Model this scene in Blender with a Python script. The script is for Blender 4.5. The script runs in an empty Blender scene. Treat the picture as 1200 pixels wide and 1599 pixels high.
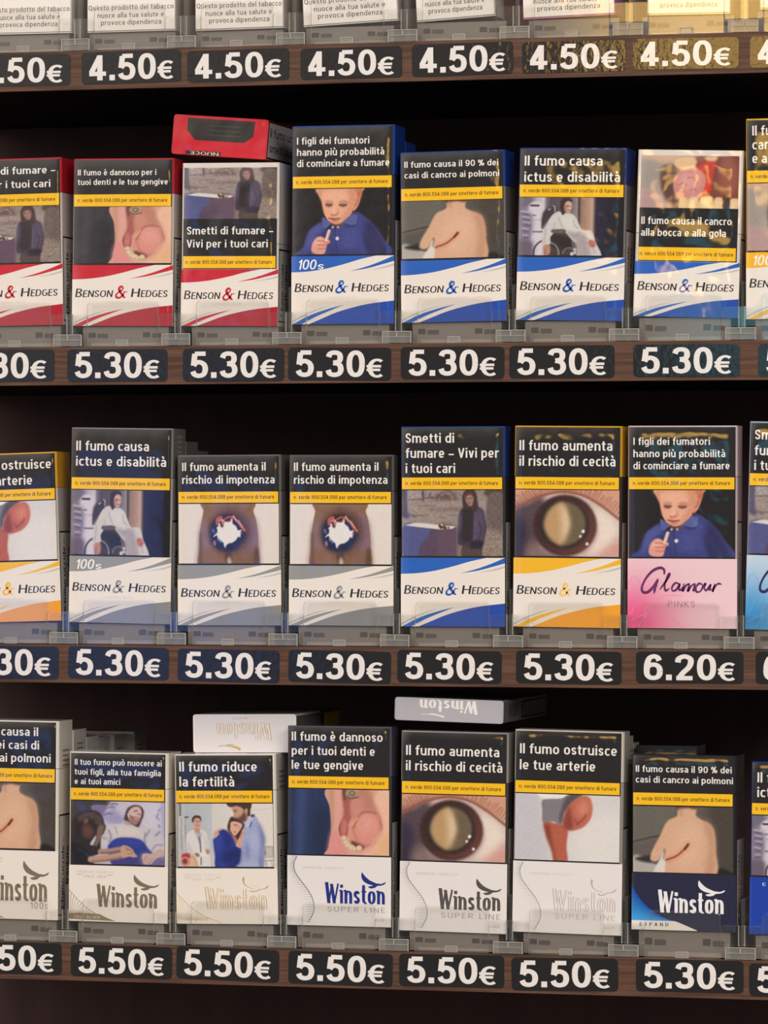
import bpy, math, random
import numpy as np
from mathutils import Vector
from mathutils.geometry import tessellate_polygon

random.seed(7)
rng = np.random.default_rng(11)
scene = bpy.context.scene
COL = scene.collection

# ------------------------------------------------------------------ camera
THETA = math.radians(15.0)      # the camera stands to the right of the display and looks back to the left
FPX = 7100.0                    # focal length in pixels of the 1200x1599 frame
DIST = 2.33
CX, CY = 600.0, 799.5
cam_d = bpy.data.cameras.new('camera')
cam_d.sensor_fit = 'VERTICAL'
cam_d.sensor_height = 36.0
cam_d.lens = FPX / 1599.0 * 36.0
cam = bpy.data.objects.new('camera', cam_d)
COL.objects.link(cam)
CAM = Vector((DIST * math.sin(THETA), -DIST * math.cos(THETA), 0.0))
cam.location = CAM
cam.rotation_euler = (math.radians(90), 0, THETA)
scene.camera = cam
FWD = Vector((-math.sin(THETA), math.cos(THETA), 0))
RGT = Vector((math.cos(THETA), math.sin(THETA), 0))


def ray(px, py):
    return FWD + RGT * ((px - CX) / FPX) - Vector((0, 0, 1)) * ((py - CY) / FPX)


def at(px, py, Y=0.0):
    """point of the plane y = Y seen at a pixel of the photograph"""
    d = ray(px, py)
    t = (Y - CAM.y) / d.y
    return CAM + d * t


# ------------------------------------------------------------------ world: the dim shop in front of the display
def lin(c):
    c = np.asarray(c, float) / 255.0
    return np.where(c <= 0.04045, c / 12.92, ((c + 0.055) / 1.055) ** 2.4)


world = bpy.data.worlds.new('shop_surroundings')
scene.world = world
world.use_nodes = True
wt = world.node_tree
wn, wl = wt.nodes, wt.links
wn.clear()
w_out = wn.new('ShaderNodeOutputWorld')
w_bg = wn.new('ShaderNodeBackground')
w_tc = wn.new('ShaderNodeTexCoord')
wl.new(w_bg.outputs[0], w_out.inputs[0])
w_nrm = wn.new('ShaderNodeVectorMath'); w_nrm.operation = 'NORMALIZE'
wl.new(w_tc.outputs['Generated'], w_nrm.inputs[0])


def w_patch(direction, half_deg, soft_deg, col):
    dp = wn.new('ShaderNodeVectorMath'); dp.operation = 'DOT_PRODUCT'
    dp.inputs[1].default_value = Vector(direction).normalized()
    wl.new(w_nrm.outputs[0], dp.inputs[0])
    mr = wn.new('ShaderNodeMapRange'); mr.interpolation_type = 'SMOOTHSTEP'
    mr.inputs['From Min'].default_value = math.cos(math.radians(half_deg + soft_deg))
    mr.inputs['From Max'].default_value = math.cos(math.radians(max(half_deg - soft_deg, 0.0)))
    wl.new(dp.outputs['Value'], mr.inputs['Value'])
    mx = wn.new('ShaderNodeMix'); mx.data_type = 'RGBA'; mx.blend_type = 'MIX'
    mx.inputs[6].default_value = (0, 0, 0, 1)
    mx.inputs[7].default_value = (*col, 1)
    wl.new(mr.outputs[0], mx.inputs[0])
    return mx.outputs[2]


def mirror_dir(px, py):
    d = ray(px, py)
    return Vector((d.x, -d.y, d.z)).normalized()


parts = [
    w_patch(mirror_dir(1150, 60), 1.3, 1.0, (10.0, 5.7, 1.2)),      # warm shop lamps
    w_patch(mirror_dir(1210, 560), 1.0, 0.7, (0.10, 1.2, 1.6)),  # teal sign
    w_patch(mirror_dir(180, 900), 2.0, 1.2, (0.08, 0.34, 1.35)),    # blue shop window
    w_patch(Vector((-0.75, -0.9, 0.55)), 24, 10, (1.8, 1.6, 1.4)),
    w_patch(Vector((0.3, -0.5, 1.0)), 30, 14, (1.6, 1.45, 1.3)),
]
base_c = wn.new('ShaderNodeRGB')
base_c.outputs[0].default_value = (0.165, 0.155, 0.150, 1)
acc = base_c.outputs[0]
for p in parts:
    ad = wn.new('ShaderNodeMix'); ad.data_type = 'RGBA'; ad.blend_type = 'ADD'
    ad.inputs[0].default_value = 1.0
    wl.new(acc, ad.inputs[6]); wl.new(p, ad.inputs[7])
    acc = ad.outputs[2]
wl.new(acc, w_bg.inputs[0])
w_bg.inputs[1].default_value = 1.0


def area(name, loc, target, size, power, col):
    l = bpy.data.lights.new(name, 'AREA')
    l.shape = 'RECTANGLE'; l.size = size[0]; l.size_y = size[1]
    l.energy = power; l.color = col
    o = bpy.data.objects.new(name, l)
    COL.objects.link(o)
    o.location = loc
    o.rotation_euler = (Vector(target) - Vector(loc)).to_track_quat('-Z', 'Y').to_euler()
    return o


area('ceiling_lamp', (-0.7, -2.3, 1.75), (0, 0, 0.02), (1.6, 0.9), 18.0, (1.0, 0.965, 0.93))
area('counter_lamp', (1.25, -1.95, 0.72), (0, 0, -0.05), (1.0, 0.5), 17.5, (1.0, 0.965, 0.935))

vs = scene.view_settings
vs.view_transform = 'Standard'
vs.look = 'None'
vs.gamma = 1.0
vs.use_curve_mapping = False
vs.exposure = 0.0
scene.cycles.transparent_max_bounces = 24
scene.cycles.max_bounces = 6


# ------------------------------------------------------------------ materials
def new_mat(name):
    m = bpy.data.materials.new(name)
    m.use_nodes = True
    return m, m.node_tree.nodes, m.node_tree.links, m.node_tree.nodes['Principled BSDF']


def film_bump(n, l, sock, scale, dist, strength=1.0, detail=2.0, rim=0.0):
    g = n.new('ShaderNodeNewGeometry')
    tex = n.new('ShaderNodeTexNoise')
    tex.inputs['Scale'].default_value = scale
    tex.inputs['Detail'].default_value = detail
    tex.inputs['Roughness'].default_value = 0.5
    l.new(g.outputs['Position'], tex.inputs['Vector'])
    b = n.new('ShaderNodeBump')
    b.inputs['Strength'].default_value = strength
    b.inputs['Distance'].default_value = dist
    h = tex.outputs[0]
    if rim:
        def mth(op, x, y=None):
            q = n.new('ShaderNodeMath'); q.operation = op
            for i, v in enumerate((x, y)):
                if v is None:
                    continue
                if isinstance(v, (int, float)):
                    q.inputs[i].default_value = v
                else:
                    l.new(v, q.inputs[i])
            return q.outputs[0]
        at_ = n.new('ShaderNodeAttribute'); at_.attribute_name = 'rim'
        sp = n.new('ShaderNodeSeparateXYZ'); l.new(at_.outputs['Vector'], sp.inputs[0])
        top = mth('POWER', 2.71828, mth('MULTIPLY', sp.outputs[0], -1 / 3.6))      # millimetres below the top edge
        side = mth('POWER', mth('ABSOLUTE', sp.outputs[1]), 18.0)                  # -1..1 across the face
        h = mth('SUBTRACT', h, mth('ADD', mth('MULTIPLY', top, rim), mth('MULTIPLY', side, rim * .8)))
    l.new(h, b.inputs['Height'])
    l.new(b.outputs[0], sock)


def ink_material(name, rough, coat, coat_rough, bump_scale, bump_dist, detail=2.0, rim=0.0):
    m, n, l, p = new_mat(name)
    a = n.new('ShaderNodeAttribute'); a.attribute_name = 'ink'
    l.new(a.outputs['Color'], p.inputs['Base Color'])
    p.inputs['Roughness'].default_value = rough
    p.inputs['Specular IOR Level'].default_value = 0.15
    p.inputs['Coat Weight'].default_value = coat
    p.inputs['Coat Roughness'].default_value = coat_rough
    film_bump(n, l, p.inputs['Coat Normal'], bump_scale, bump_dist, 1.0, detail, rim)
    return m


M_CARD = ink_material('printed_card_in_film', 0.55, 1.0, 0.05, 62.0, 0.00026, 2.0, 2.4)
M_CRINKLE = ink_material('printed_card_in_crinkled_film', 0.5, 1.0, 0.05, 70.0, 0.00062, 1.0, 2.2)
M_TAG = ink_material('price_label_vinyl', 0.5, 0.8, 0.06, 300.0, 0.00005, 2.0)


def plastic_material(name, tint, haze, haze_col, gloss_rough=0.06):
    m = bpy.data.materials.new(name)
    m.use_nodes = True
    n, l = m.node_tree.nodes, m.node_tree.links
    n.clear()
    out = n.new('ShaderNodeOutputMaterial')
    tr = n.new('ShaderNodeBsdfTransparent'); tr.inputs[0].default_value = (*tint, 1)
    df = n.new('ShaderNodeBsdfDiffuse'); df.inputs[0].default_value = (*haze_col, 1)
    gl = n.new('ShaderNodeBsdfGlossy'); gl.inputs[0].default_value = (1, 1, 1, 1)
    gl.inputs['Roughness'].default_value = gloss_rough
    m1 = n.new('ShaderNodeMixShader'); m1.inputs[0].default_value = haze
    l.new(tr.outputs[0], m1.inputs[1]); l.new(df.outputs[0], m1.inputs[2])
    fr = n.new('ShaderNodeLayerWeight'); fr.inputs[0].default_value = 0.5
    pw = n.new('ShaderNodeMath'); pw.operation = 'POWER'; pw.inputs[1].default_value = 4.0
    l.new(fr.outputs['Facing'], pw.inputs[0])
    fm = n.new('ShaderNodeMath'); fm.operation = 'MULTIPLY_ADD'; fm.inputs[1].default_value = 0.8; fm.inputs[2].default_value = 0.03
    l.new(pw.outputs[0], fm.inputs[0])
    m2 = n.new('ShaderNodeMixShader')
    l.new(fm.outputs[0], m2.inputs[0])
    l.new(m1.outputs[0], m2.inputs[1]); l.new(gl.outputs[0], m2.inputs[2])
    l.new(m2.outputs[0], out.inputs[0])
    return m


M_CLEAR = plastic_material('clear_plastic', (0.99, 0.99, 0.982), 0.010, (0.75, 0.73, 0.68))
M_EDGE = plastic_material('clear_plastic_edge', (0.80, 0.80, 0.78), 0.5, (0.56, 0.54, 0.50), 0.15)
M_BLOCK = plastic_material('clear_plastic_block', (0.90, 0.90, 0.88), 0.22, (0.56, 0.54, 0.50), 0.1)

M_WOOD, n, l, p = new_mat('brown_wood_grain')
g = n.new('ShaderNodeNewGeometry')
mp = n.new('ShaderNodeMapping'); mp.inputs['Scale'].default_value = (22, 22, 620)
nz = n.new('ShaderNodeTexNoise'); nz.inputs['Scale'].default_value = 1.0; nz.inputs['Detail'].default_value = 6
rp = n.new('ShaderNodeValToRGB')
rp.color_ramp.elements[0].position = 0.3; rp.color_ramp.elements[0].color = (*lin((66, 44, 35)), 1)
rp.color_ramp.elements[1].position = 0.72; rp.color_ramp.elements[1].color = (*lin((112, 80, 63)), 1)
l.new(g.outputs['Position'], mp.inputs[0]); l.new(mp.outputs[0], nz.inputs['Vector'])
l.new(nz.outputs[0], rp.inputs[0]); l.new(rp.outputs[0], p.inputs['Base Color'])
p.inputs['Roughness'].default_value = 0.5
p.inputs['Specular IOR Level'].default_value = 0.25

M_BOARD, n, l, p = new_mat('black_shelf_board')
p.inputs['Base Color'].default_value = (0.006, 0.0045, 0.0045, 1)
p.inputs['Roughness'].default_value = 0.75
p.inputs['Specular IOR Level'].default_value = 0.1

M_WALL, n, l, p = new_mat('dark_back_panel')
g = n.new('ShaderNodeNewGeometry')
nz = n.new('ShaderNodeTexNoise'); nz.inputs['Scale'].default_value = 9.0
mp = n.new('ShaderNodeMapping'); mp.inputs['Scale'].default_value = (8, 1, 0.6)
rp = n.new('ShaderNodeValToRGB')
rp.color_ramp.elements[0].color = (0.060, 0.038, 0.040, 1)
rp.color_ramp.elements[1].color = (0.098, 0.060, 0.058, 1)
l.new(g.outputs['Position'], mp.inputs[0]); l.new(mp.outputs[0], nz.inputs['Vector'])
l.new(nz.outputs[0], rp.inputs[0]); l.new(rp.outputs[0], p.inputs['Base Color'])
p.inputs['Roughness'].default_value = 0.8
p.inputs['Specular IOR Level'].default_value = 0.05

M_FLOOR, n, l, p = new_mat('shop_floor')
p.inputs['Base Color'].default_value = (0.10, 0.08, 0.065, 1)
p.inputs['Roughness'].default_value = 0.6

M_TRAY, n, l, p = new_mat('grey_tray_plastic')
a = n.new('ShaderNodeAttribute'); a.attribute_name = 'ink'
l.new(a.outputs['Color'], p.inputs['Base Color'])
p.inputs['Roughness'].default_value = 0.35


# ------------------------------------------------------------------ mesh builder; flat lengths are millimetres in a face frame
MM = 0.001


class MB:
    def __init__(self):
        self.v, self.f, self.c, self.mi = [], [], [], []
        self.n = 0
        self.dim = None
        self.frame()

    def frame(self, O=(0, 0, 0), U=(1, 0, 0), V=(0, 0, 1), N=(0, -1, 0)):
        self.O, self.U, self.V, self.N = (np.array(q, float) for q in (O, U, V, N))
        return self

    def put(self, uv, layer, col, faces, mat=0):
        uv = np.asarray(uv, float)
        pts = self.O + uv[:, :1] * self.U + uv[:, 1:2] * self.V + layer * self.N
        self.v.append(pts)
        col = np.asarray(col, float)
        if col.ndim == 1:
            col = np.repeat(col[None, :], len(uv), 0)
        self.c.append(lin(col))
        n = self.n
        self.f.extend([tuple(int(i) + n for i in q) for q in faces])
        self.mi.extend([mat] * len(faces))
        self.n += len(uv)

    def rect(self, u0, u1, v0, v1, layer, col, mat=0):
        self.put([(u0, v0), (u1, v0), (u1, v1), (u0, v1)], layer, col, [(0, 1, 2, 3)], mat)

    def poly(self, pts, layer, col, mat=0):
        pts = [tuple(map(float, q)) for q in pts]
        tri = tessellate_polygon([[Vector((a, b, 0)) for a, b in pts]])
        fs = []
        for t in tri:
            a, b, c = (pts[i] for i in t)
            s = (b[0] - a[0]) * (c[1] - a[1]) - (b[1] - a[1]) * (c[0] - a[0])
            if abs(s) < 1e-12:
                continue
            fs.append(t if s > 0 else (t[0], t[2], t[1]))
        self.put(pts, layer, col, fs, mat)

    def rrect(self, u0, u1, v0, v1, r, layer, col, mat=0, k=6):
        self.poly(rr_pts(u0, u1, v0, v1, r, k), layer, col, mat)

    def grid(self, u0, u1, v0, v1, layer, fn, nu=24, nv=16):
        us, vsx = np.meshgrid(np.linspace(0, 1, nu + 1), np.linspace(0, 1, nv + 1))
        cols = fn(us.ravel(), vsx.ravel())
        self.put(np.c_[u0 + us.ravel() * (u1 - u0), v0 + vsx.ravel() * (v1 - v0)], layer, cols,
                 [(j * (nu + 1) + i, j * (nu + 1) + i + 1, (j + 1) * (nu + 1) + i + 1, (j + 1) * (nu + 1) + i)
                  for j in range(nv) for i in range(nu)])

    def strip(self, P, w, h, layer, col):
        """ribbon along a line, drawn with an elliptic pen w wide and h high (arrays allowed)"""
        P = np.asarray(P, float)
        if len(P) < 2:
            return
        T = np.gradient(P, axis=0)
        T /= np.maximum(np.hypot(T[:, 0], T[:, 1]), 1e-9)[:, None]
        off = np.c_[-T[:, 1] * np.asarray(w) / 2, T[:, 0] * np.asarray(h) / 2]
        n = len(P)
        self.k = (getattr(self, 'k', 0) + 1) % 14      # crossing strokes lie a few microns apart
        layer = layer + self.k * .0035
        self.put(np.r_[P + off, P - off], layer, col, [(n + i, n + i + 1, i + 1, i) for i in range(n - 1)])

    def box(self, lo, hi, col=(255, 255, 255), bevel=0.0, mat=0, sidemat=None):
        """axis aligned box given in metres; optional chamfered vertical and top edges"""
        x0, y0, z0 = lo; x1, y1, z1 = hi
        b = bevel
        ring = lambda i, z: [(x0 + i, y0, z), (x1 - i, y0, z), (x1, y0 + i, z), (x1, y1 - i, z), (x1 - i, y1, z), (x0 + i, y1, z), (x0, y1 - i, z), (x0, y0 + i, z)]
        if b <= 0:
            pts = [(x0, y0, z0), (x1, y0, z0), (x1, y1, z0), (x0, y1, z0), (x0, y0, z1), (x1, y0, z1), (x1, y1, z1), (x0, y1, z1)]
            fs = [(0, 1, 5, 4), (2, 3, 7, 6), (1, 2, 6, 5), (3, 0, 4, 7), (4, 5, 6, 7), (3, 2, 1, 0)]
            ms = [mat, mat] + [mat if sidemat is None else sidemat] * 4
        else:
            pts = ring(b, z0) + ring(b, z1)
            fs = [(i, (i + 1) % 8, 8 + (i + 1) % 8, 8 + i) for i in range(8)] + [tuple(range(8, 16)), tuple(range(7, -1, -1))]
            ms = [mat] * len(fs)
        self.v.append(np.array(pts, float))
        self.c.append(np.repeat(lin(col)[None, :], len(pts), 0))
        self.f.extend([tuple(i + self.n for i in q) for q in fs])
        self.mi.extend(ms)
        self.n += len(pts)

    def plate(self, pts, y0, y1, mat=0, edgemat=1, col=(255, 255, 255)):
        """upright slab cut to an outline (metres, x-z), from y0 to y1"""
        n = len(pts)
        A = [(x, y0, z) for x, z in pts]; B = [(x, y1, z) for x, z in pts]
        self.v.append(np.array(A + B, float))
        self.c.append(np.repeat(lin(col)[None, :], 2 * n, 0))
        fs = [tuple(range(n)), tuple(range(2 * n - 1, n - 1, -1))] + [((i + 1) % n, i, n + i, n + (i + 1) % n) for i in range(n)]
        self.f.extend([tuple(i + self.n for i in q) for q in fs])
        self.mi.extend([mat, mat] + [edgemat] * n)
        self.n += 2 * n

    def build(self, name, mats, parent=None):
        me = bpy.data.meshes.new(name)
        V = np.concatenate(self.v)
        me.from_pydata(V.tolist(), [], self.f)
        at_ = me.attributes.new('ink', 'FLOAT_COLOR', 'POINT')
        C = np.concatenate(self.c)
        at_.data.foreach_set('color', np.c_[C, np.ones(len(C))].astype(np.float32).ravel())
        if self.dim is not None:
            W_, H_ = self.dim
            rm = me.attributes.new('rim', 'FLOAT_VECTOR', 'POINT')
            rm.data.foreach_set('vector', np.c_[(H_ - V[:, 2]) * 1000, V[:, 0] / (W_ / 2), 0 * V[:, 0]].astype(np.float32).ravel())
        for m in (mats if isinstance(mats, (list, tuple)) else [mats]):
            me.materials.append(m)
        me.polygons.foreach_set('material_index', np.array(self.mi, np.int32))
        me.update()
        o = bpy.data.objects.new(name, me)
        COL.objects.link(o)
        if parent is not None:
            o.parent = parent
        return o


def rr_pts(u0, u1, v0, v1, r, k=6, top_only=False):
    pts = []
    for cx, cy, a0, rr in ((u1 - r, v0 + r, -90, not top_only), (u1 - r, v1 - r, 0, True), (u0 + r, v1 - r, 90, True), (u0 + r, v0 + r, 180, not top_only)):
        if rr:
            for i in range(k + 1):
                a = math.radians(a0 + 90 * i / k)
                pts.append((cx + r * math.cos(a), cy + r * math.sin(a)))
        else:
            pts.append((u1 if a0 == -90 else u0, v0))
    return pts


def tag(o, label, cat, group=None, kind=None):
    if label:
        o['label'] = label
    if cat:
        o['category'] = cat
    if group:
        o['group'] = group
    if kind:
        o['kind'] = kind
    return o


def empty(name, loc, rot=(0, 0, 0)):
    o = bpy.data.objects.new(name, None)
    o.empty_display_size = 0.01
    COL.objects.link(o)
    o.location = loc
    o.rotation_euler = rot
    return o


def crom(pts, closed=False, sub=8):
    P = np.asarray(pts, float)
    n = len(P)
    if closed:
        Q = np.r_[P[-1:], P, P[:2]]; m = n
    else:
        Q = np.r_[2 * P[:1] - P[1:2], P, 2 * P[-1:] - P[-2:-1]]; m = n - 1
    t = np.linspace(0, 1, sub, endpoint=False)[:, None]
    out = []
    for i in range(m):
        a, b, c, d = Q[i:i + 4]
        out.append(0.5 * ((2 * b) + (c - a) * t + (2 * a - 5 * b + 4 * c - d) * t ** 2 + (3 * b - a - 3 * c + d) * t ** 3))
    if not closed:
        out.append(P[-1:])
    return np.concatenate(out)


# ------------------------------------------------------------------ lettering drawn with a pen
def sup(cx, cy, rx, ry, a0, a1, e=2.35):
    k = max(4, int(abs(a1 - a0) / 15))
    a = np.radians(np.linspace(a0, a1, k + 1))
    c, s = np.cos(a), np.sin(a)
    return np.c_[cx + rx * np.sign(c) * np.abs(c) ** (2 / e), cy + ry * np.sign(s) * np.abs(s) ** (2 / e)]


S_PTS = [(1, .80), (.8, .95), (.5, 1), (.15, .93), (0, .75), (.15, .58), (.5, .49), (.85, .40), (1, .25), (.85, .06), (.5, 0), (.2, .05), (0, .2)]


class Pen:
    def __init__(self, w=.17, h=.13, X=.73, k=1.0, space=.13, serif=0.0):
        self.w, self.h, self.X, self.k, self.space, self.serif = w, h, X, k, space, serif
        self.cache = {}

    def glyph(self, ch):
        if ch not in self.cache:
            self.cache[ch] = self._glyph(ch)
        return self.cache[ch]

    def _glyph(self, ch):
        w, h, X, k = self.w, self.h, self.X, self.k
        L = lambda *p: np.array(p, float)
        acc = {'à': 'a', 'è': 'e', 'ù': 'u', 'ò': 'o'}.get(ch)
        if acc:
            W, S = self._glyph(acc)
            return W, S + [L((W * .28, X + .34), (W * .58, X + .12))]
        a, b = w / 2, h / 2
        A = 1.03
        W = .57 * k
        r = W - a
        oval = lambda W, H, y=0: sup(W / 2, y + H / 2, (W - w) / 2, (H - h) / 2, 0, 360)
        arch = lambda x0, x1: sup((x0 + x1) / 2, X - .3, (x1 - x0) / 2 - a, .3 - b, 0, 172)
        if ch == ' ':
            return .2 * k, []
        if ch == 'a':
            W = .52 * k; r = W - a
            return W, [L((r, 0), (r, X - .27)), sup(W / 2, X - .27, W / 2 - a, .27 - b, 0, 150), sup(W / 2, .225, W / 2 - a, .225 - b, 0, 360)]
        if ch == 'b': return W, [L((a, 0), (a, A)), oval(W, X)]
        if ch == 'c': return .47 * k, [sup(W / 2, X / 2, W / 2 - a, X / 2 - b, 48, 312)]
        if ch == 'd': return W, [L((r, 0), (r, A)), oval(W, X)]
        if ch == 'e': return .54 * k, [sup(.27 * k, X / 2, .27 * k - a, X / 2 - b, 0, 318), L((a, X * .47), (.54 * k - a * .6, X * .47))]
        if ch == 'f': return .36 * k, [L((.17 * k, 0), (.17 * k, .80)), sup(.17 * k + .18, .80, .18, A - .80 - b, 80, 180), L((0, X - b), (.36 * k, X - b))]
        if ch == 'g': return W, [L((r, X), (r, -.06)), oval(W, X), sup(W / 2, -.06, W / 2 - a, .21 - b, 215, 360)]
        if ch == 'h': return W, [L((a, 0), (a, A)), arch(0, W), L((r, 0), (r, X - .3))]
        if ch == 'i': return w, [L((a, 0), (a, X)), L((a, X + .13), (a, X + .13 + w * .92))] + self.sf(0, X)
        if ch == 'l': return w, [L((a, 0), (a, A))]
        if ch == 'm':
            W = .9 * k; c = W / 2
            return W, [L((a, 0), (a, X)), arch(0, c + a), L((c, 0), (c, X - .3)), arch(c - a, W), L((W - a, 0), (W - a, X - .3))]
        if ch == 'n': return W, [L((a, 0), (a, X)), arch(0, W), L((r, 0), (r, X - .3))] + self.sf(0, X)
        if ch == 'o': return .58 * k, [oval(.58 * k, X)]
        if ch == 'p': return W, [L((a, -.26), (a, X)), oval(W, X)]
        if ch == 'q': return W, [L((r, -.26), (r, X)), oval(W, X)]
        if ch == 'r': return .36 * k, [L((a, 0), (a, X)), sup(.4 * k, X - .3, .4 * k - a, .3 - b, 92, 175)]
        if ch == 's': 
            W = .46 * k
            return W, [crom([(a + x * (W - w), b + y * (X - h)) for x, y in S_PTS], sub=4)]
        if ch == 't': return .36 * k, [L((.16 * k, .2), (.16 * k, .93)), sup(.16 * k + .16, .2, .16, .2 - b, 180, 278), L((0, X - b), (.36 * k, X - b))]
        if ch == 'u': return W, [L((r, 0), (r, X)), sup(W / 2, .3, W / 2 - a, .3 - b, 188, 360), L((a, .3), (a, X))]
        if ch == 'v': 
            W = .54 * k
            return W, [L((a, X), (W / 2, 0)), L((W / 2, 0), (W - a, X))]
        if ch == 'z':
            W = .46 * k
            return W, [L((.02, X - b), (W - .02, X - b)), L((.02, b), (W, b)), L((a, h), (W - a, X - h))]
        # digits
        if ch in '0':
            W = .60 * k
            return W, [oval(W, 1)]
        if ch in '123456789':
            W = (.60 if ch != '1' else .36) * k
            m = lambda pts: crom([(a + x * (W - w), b + y * (1 - h)) for x, y in pts], sub=5)
            q = lambda *pts: L(*[(a + x * (W - w), b + y * (1 - h)) for x, y in pts])
            D = {
                '1': [q((1, -.08), (1, 1.06)), q((1, .95), (0, .75))],
                '2': [m([(0, .72), (.08, .90), (.5, 1), (.92, .9), (.97, .70), (.8, .48), (.4, .25), (.08, 0)]), q((-.12, 0), (1.1, 0))],
                '3': [m([(.02, .80), (.15, .95), (.5, 1), (.85, .94), (.94, .76), (.82, .60), (.4, .54)]), m([(.4, .54), (.85, .47), (1, .26), (.87, .07), (.5, 0), (.13, .06), (0, .22)])],
                '4': [q((.68, -.08), (.68, 1.07)), q((.66, 1.0), (-.02, .27)), q((-.18, .22), (1.18, .22))],
                '5': [q((.16, 1), (1.02, 1)), q((.17, 1), (.06, .46)), m([(.06, .46), (.22, .57), (.52, .62), (.88, .52), (1, .30), (.86, .07), (.48, 0), (.14, .06), (0, .2)])],
                '6': [m([(.95, .80), (.82, .95), (.52, 1), (.2, .90), (.03, .62), (0, .35)]), sup(a + .5 * (W - w), b + .31 * (1 - h), .5 * (W - w), .31 * (1 - h), 0, 360)],
                '7': [q((-.1, 1), (1.1, 1)), q((1, 1), (.3, -.08))],
                '8': [sup(W / 2, b + .77 * (1 - h), .44 * (W - w), .23 * (1 - h), 0, 360), sup(W / 2, b + .27 * (1 - h), .5 * (W - w), .27 * (1 - h), 0, 360)],
                '9': [m([(.05, .18), (.2, .04), (.5, 0), (.82, .12), (.97, .4), (1, .65)]), sup(W / 2, b + .69 * (1 - h), .5 * (W - w), .31 * (1 - h), 0, 360)],
            }
            return W, D[ch]
        if ch == '€':
            W = .62 * k
            return W, [sup(.36 * k, .5, .36 * k - a - .02, .5 - b, 52, 308, 2.1), L((-.02, .60), (.5 * k, .60)), L((-.02, .41), (.47 * k, .41))]
        if ch == '.': return w * 1.1, [L((w * .55, 0), (w * .55, w * 1.05))]
        if ch == ',': return w, [L((a, w), (a * .4, -.12))]
        if ch in '–-': return .5 * k, [L((0, .34), (.5 * k, .34))]
        if ch == '%':
            return .82 * k, [sup(.19 * k, .74, .19 * k - a * .7, .24 - b, 0, 360), sup(.63 * k, .26, .19 * k - a * .7, .24 - b, 0, 360), L((.2 * k, 0), (.62 * k, 1))]
        # capitals
        W = .58 * k; r = W - a
        st = lambda x: L((x, 0), (x, 1))
        hb = lambda y, x0=0, x1=None: L((x0, y), ((W if x1 is None else x1), y))
        C = {
            'A': lambda: (.64 * k, [L((a * .7, 0), (.32 * k, 1)), L((.32 * k, 1), (.64 * k - a * .7, 0)), L((.14 * k, .3), (.5 * k, .3))]),
            'B': lambda: (W, [st(a), L((a, 1 - b), (W * .5, 1 - b)), L((a, .53), (W * .5, .53)), L((a, b), (W * .5, b)), sup(W * .48, .765, W * .44 - a, .235 - b, -90, 90), sup(W * .5, .265, W * .5 - a, .265 - b, -90, 90)]),
            'C': lambda: (W, [sup(.32 * k, .5, .32 * k - a, .5 - b, 50, 310)]),
            'D': lambda: (.66 * k, [st(a), L((a, 1 - b), (.3 * k, 1 - b)), L((a, b), (.3 * k, b)), sup(.3 * k, .5, .36 * k - a, .5 - b, -90, 90)]),
            'E': lambda: (.48 * k, [st(a), hb(1 - b, 0, .48 * k), hb(.52, 0, .43 * k), hb(b, 0, .48 * k)]),
            'F': lambda: (.46 * k, [st(a), hb(1 - b, 0, .46 * k), hb(.52, 0, .42 * k)]),
            'G': lambda: (.66 * k, [sup(.33 * k, .5, .33 * k - a, .5 - b, 50, 335), L((.66 * k - a, .1), (.66 * k - a, .5)), L((.36 * k, .48), (.66 * k, .48))]),
            'H': lambda: (.66 * k, [st(a), st(.66 * k - a), hb(.52, 0, .66 * k)]),
            'I': lambda: (w, [st(a)]),
            'K': lambda: (W, [st(a), L((a, .4), (r, 1)), L((W * .35, .62), (W, 0))]),
            'L': lambda: (.46 * k, [st(a), hb(b, 0, .46 * k)]),
            'M': lambda: (.8 * k, [st(a), L((a, 1), (.4 * k, .15)), L((.4 * k, .15), (.8 * k - a, 1)), st(.8 * k - a)]),
            'N': lambda: (.66 * k, [st(a), L((a, 1), (.66 * k - a, 0)), st(.66 * k - a)]),
            'O': lambda: (.7 * k, [oval(.7 * k, 1)]),
            'P': lambda: (W, [st(a), L((a, 1 - b), (W * .5, 1 - b)), L((a, .48), (W * .5, .48)), sup(W * .5, .74, W * .5 - a, .26 - b, -90, 90)]),
            'Q': lambda: (.7 * k, [oval(.7 * k, 1), L((.42 * k, .22), (.7 * k, -.05))]),
            'R': lambda: (W, [st(a), L((a, 1 - b), (W * .5, 1 - b)), L((a, .48), (W * .5, .48)), sup(W * .5, .74, W * .5 - a, .26 - b, -90, 90), L((W * .4, .48), (W, 0))]),
            'S': lambda: (.52 * k, [crom([(a + x * (.52 * k - w), b + y * (1 - h)) for x, y in S_PTS], sub=5)]),
            'T': lambda: (W, [st(W / 2), hb(1 - b)]),
            'U': lambda: (.62 * k, [L((a, .3), (a, 1)), sup(.31 * k, .3, .31 * k - a, .3 - b, 180, 360), L((.62 * k - a, .3), (.62 * k - a, 1))]),
            'V': lambda: (.62 * k, [L((a * .8, 1), (.31 * k, 0)), L((.31 * k, 0), (.62 * k - a * .8, 1))]),
            'W': lambda: (.98 * k, [(L((a * .8, 1.04), (.27 * k, 0)), 1.15), (L((.27 * k, 0), (.47 * k, .96)), .55), (L((.45 * k, .96), (.67 * k, 0)), 1.05), (L((.67 * k, 0), (.94 * k, .98)), .6)]) if self.serif else (.92 * k, [L((a * .8, 1), (.25 * k, 0)), L((.25 * k, 0), (.46 * k, .9)), L((.46 * k, .9), (.67 * k, 0)), L((.67 * k, 0), (.92 * k - a * .8, 1))]),
            'X': lambda: (.6 * k, [L((a, 0), (.6 * k - a, 1)), L((a, 1), (.6 * k - a, 0))]),
        }
        return C[ch]()

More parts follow.
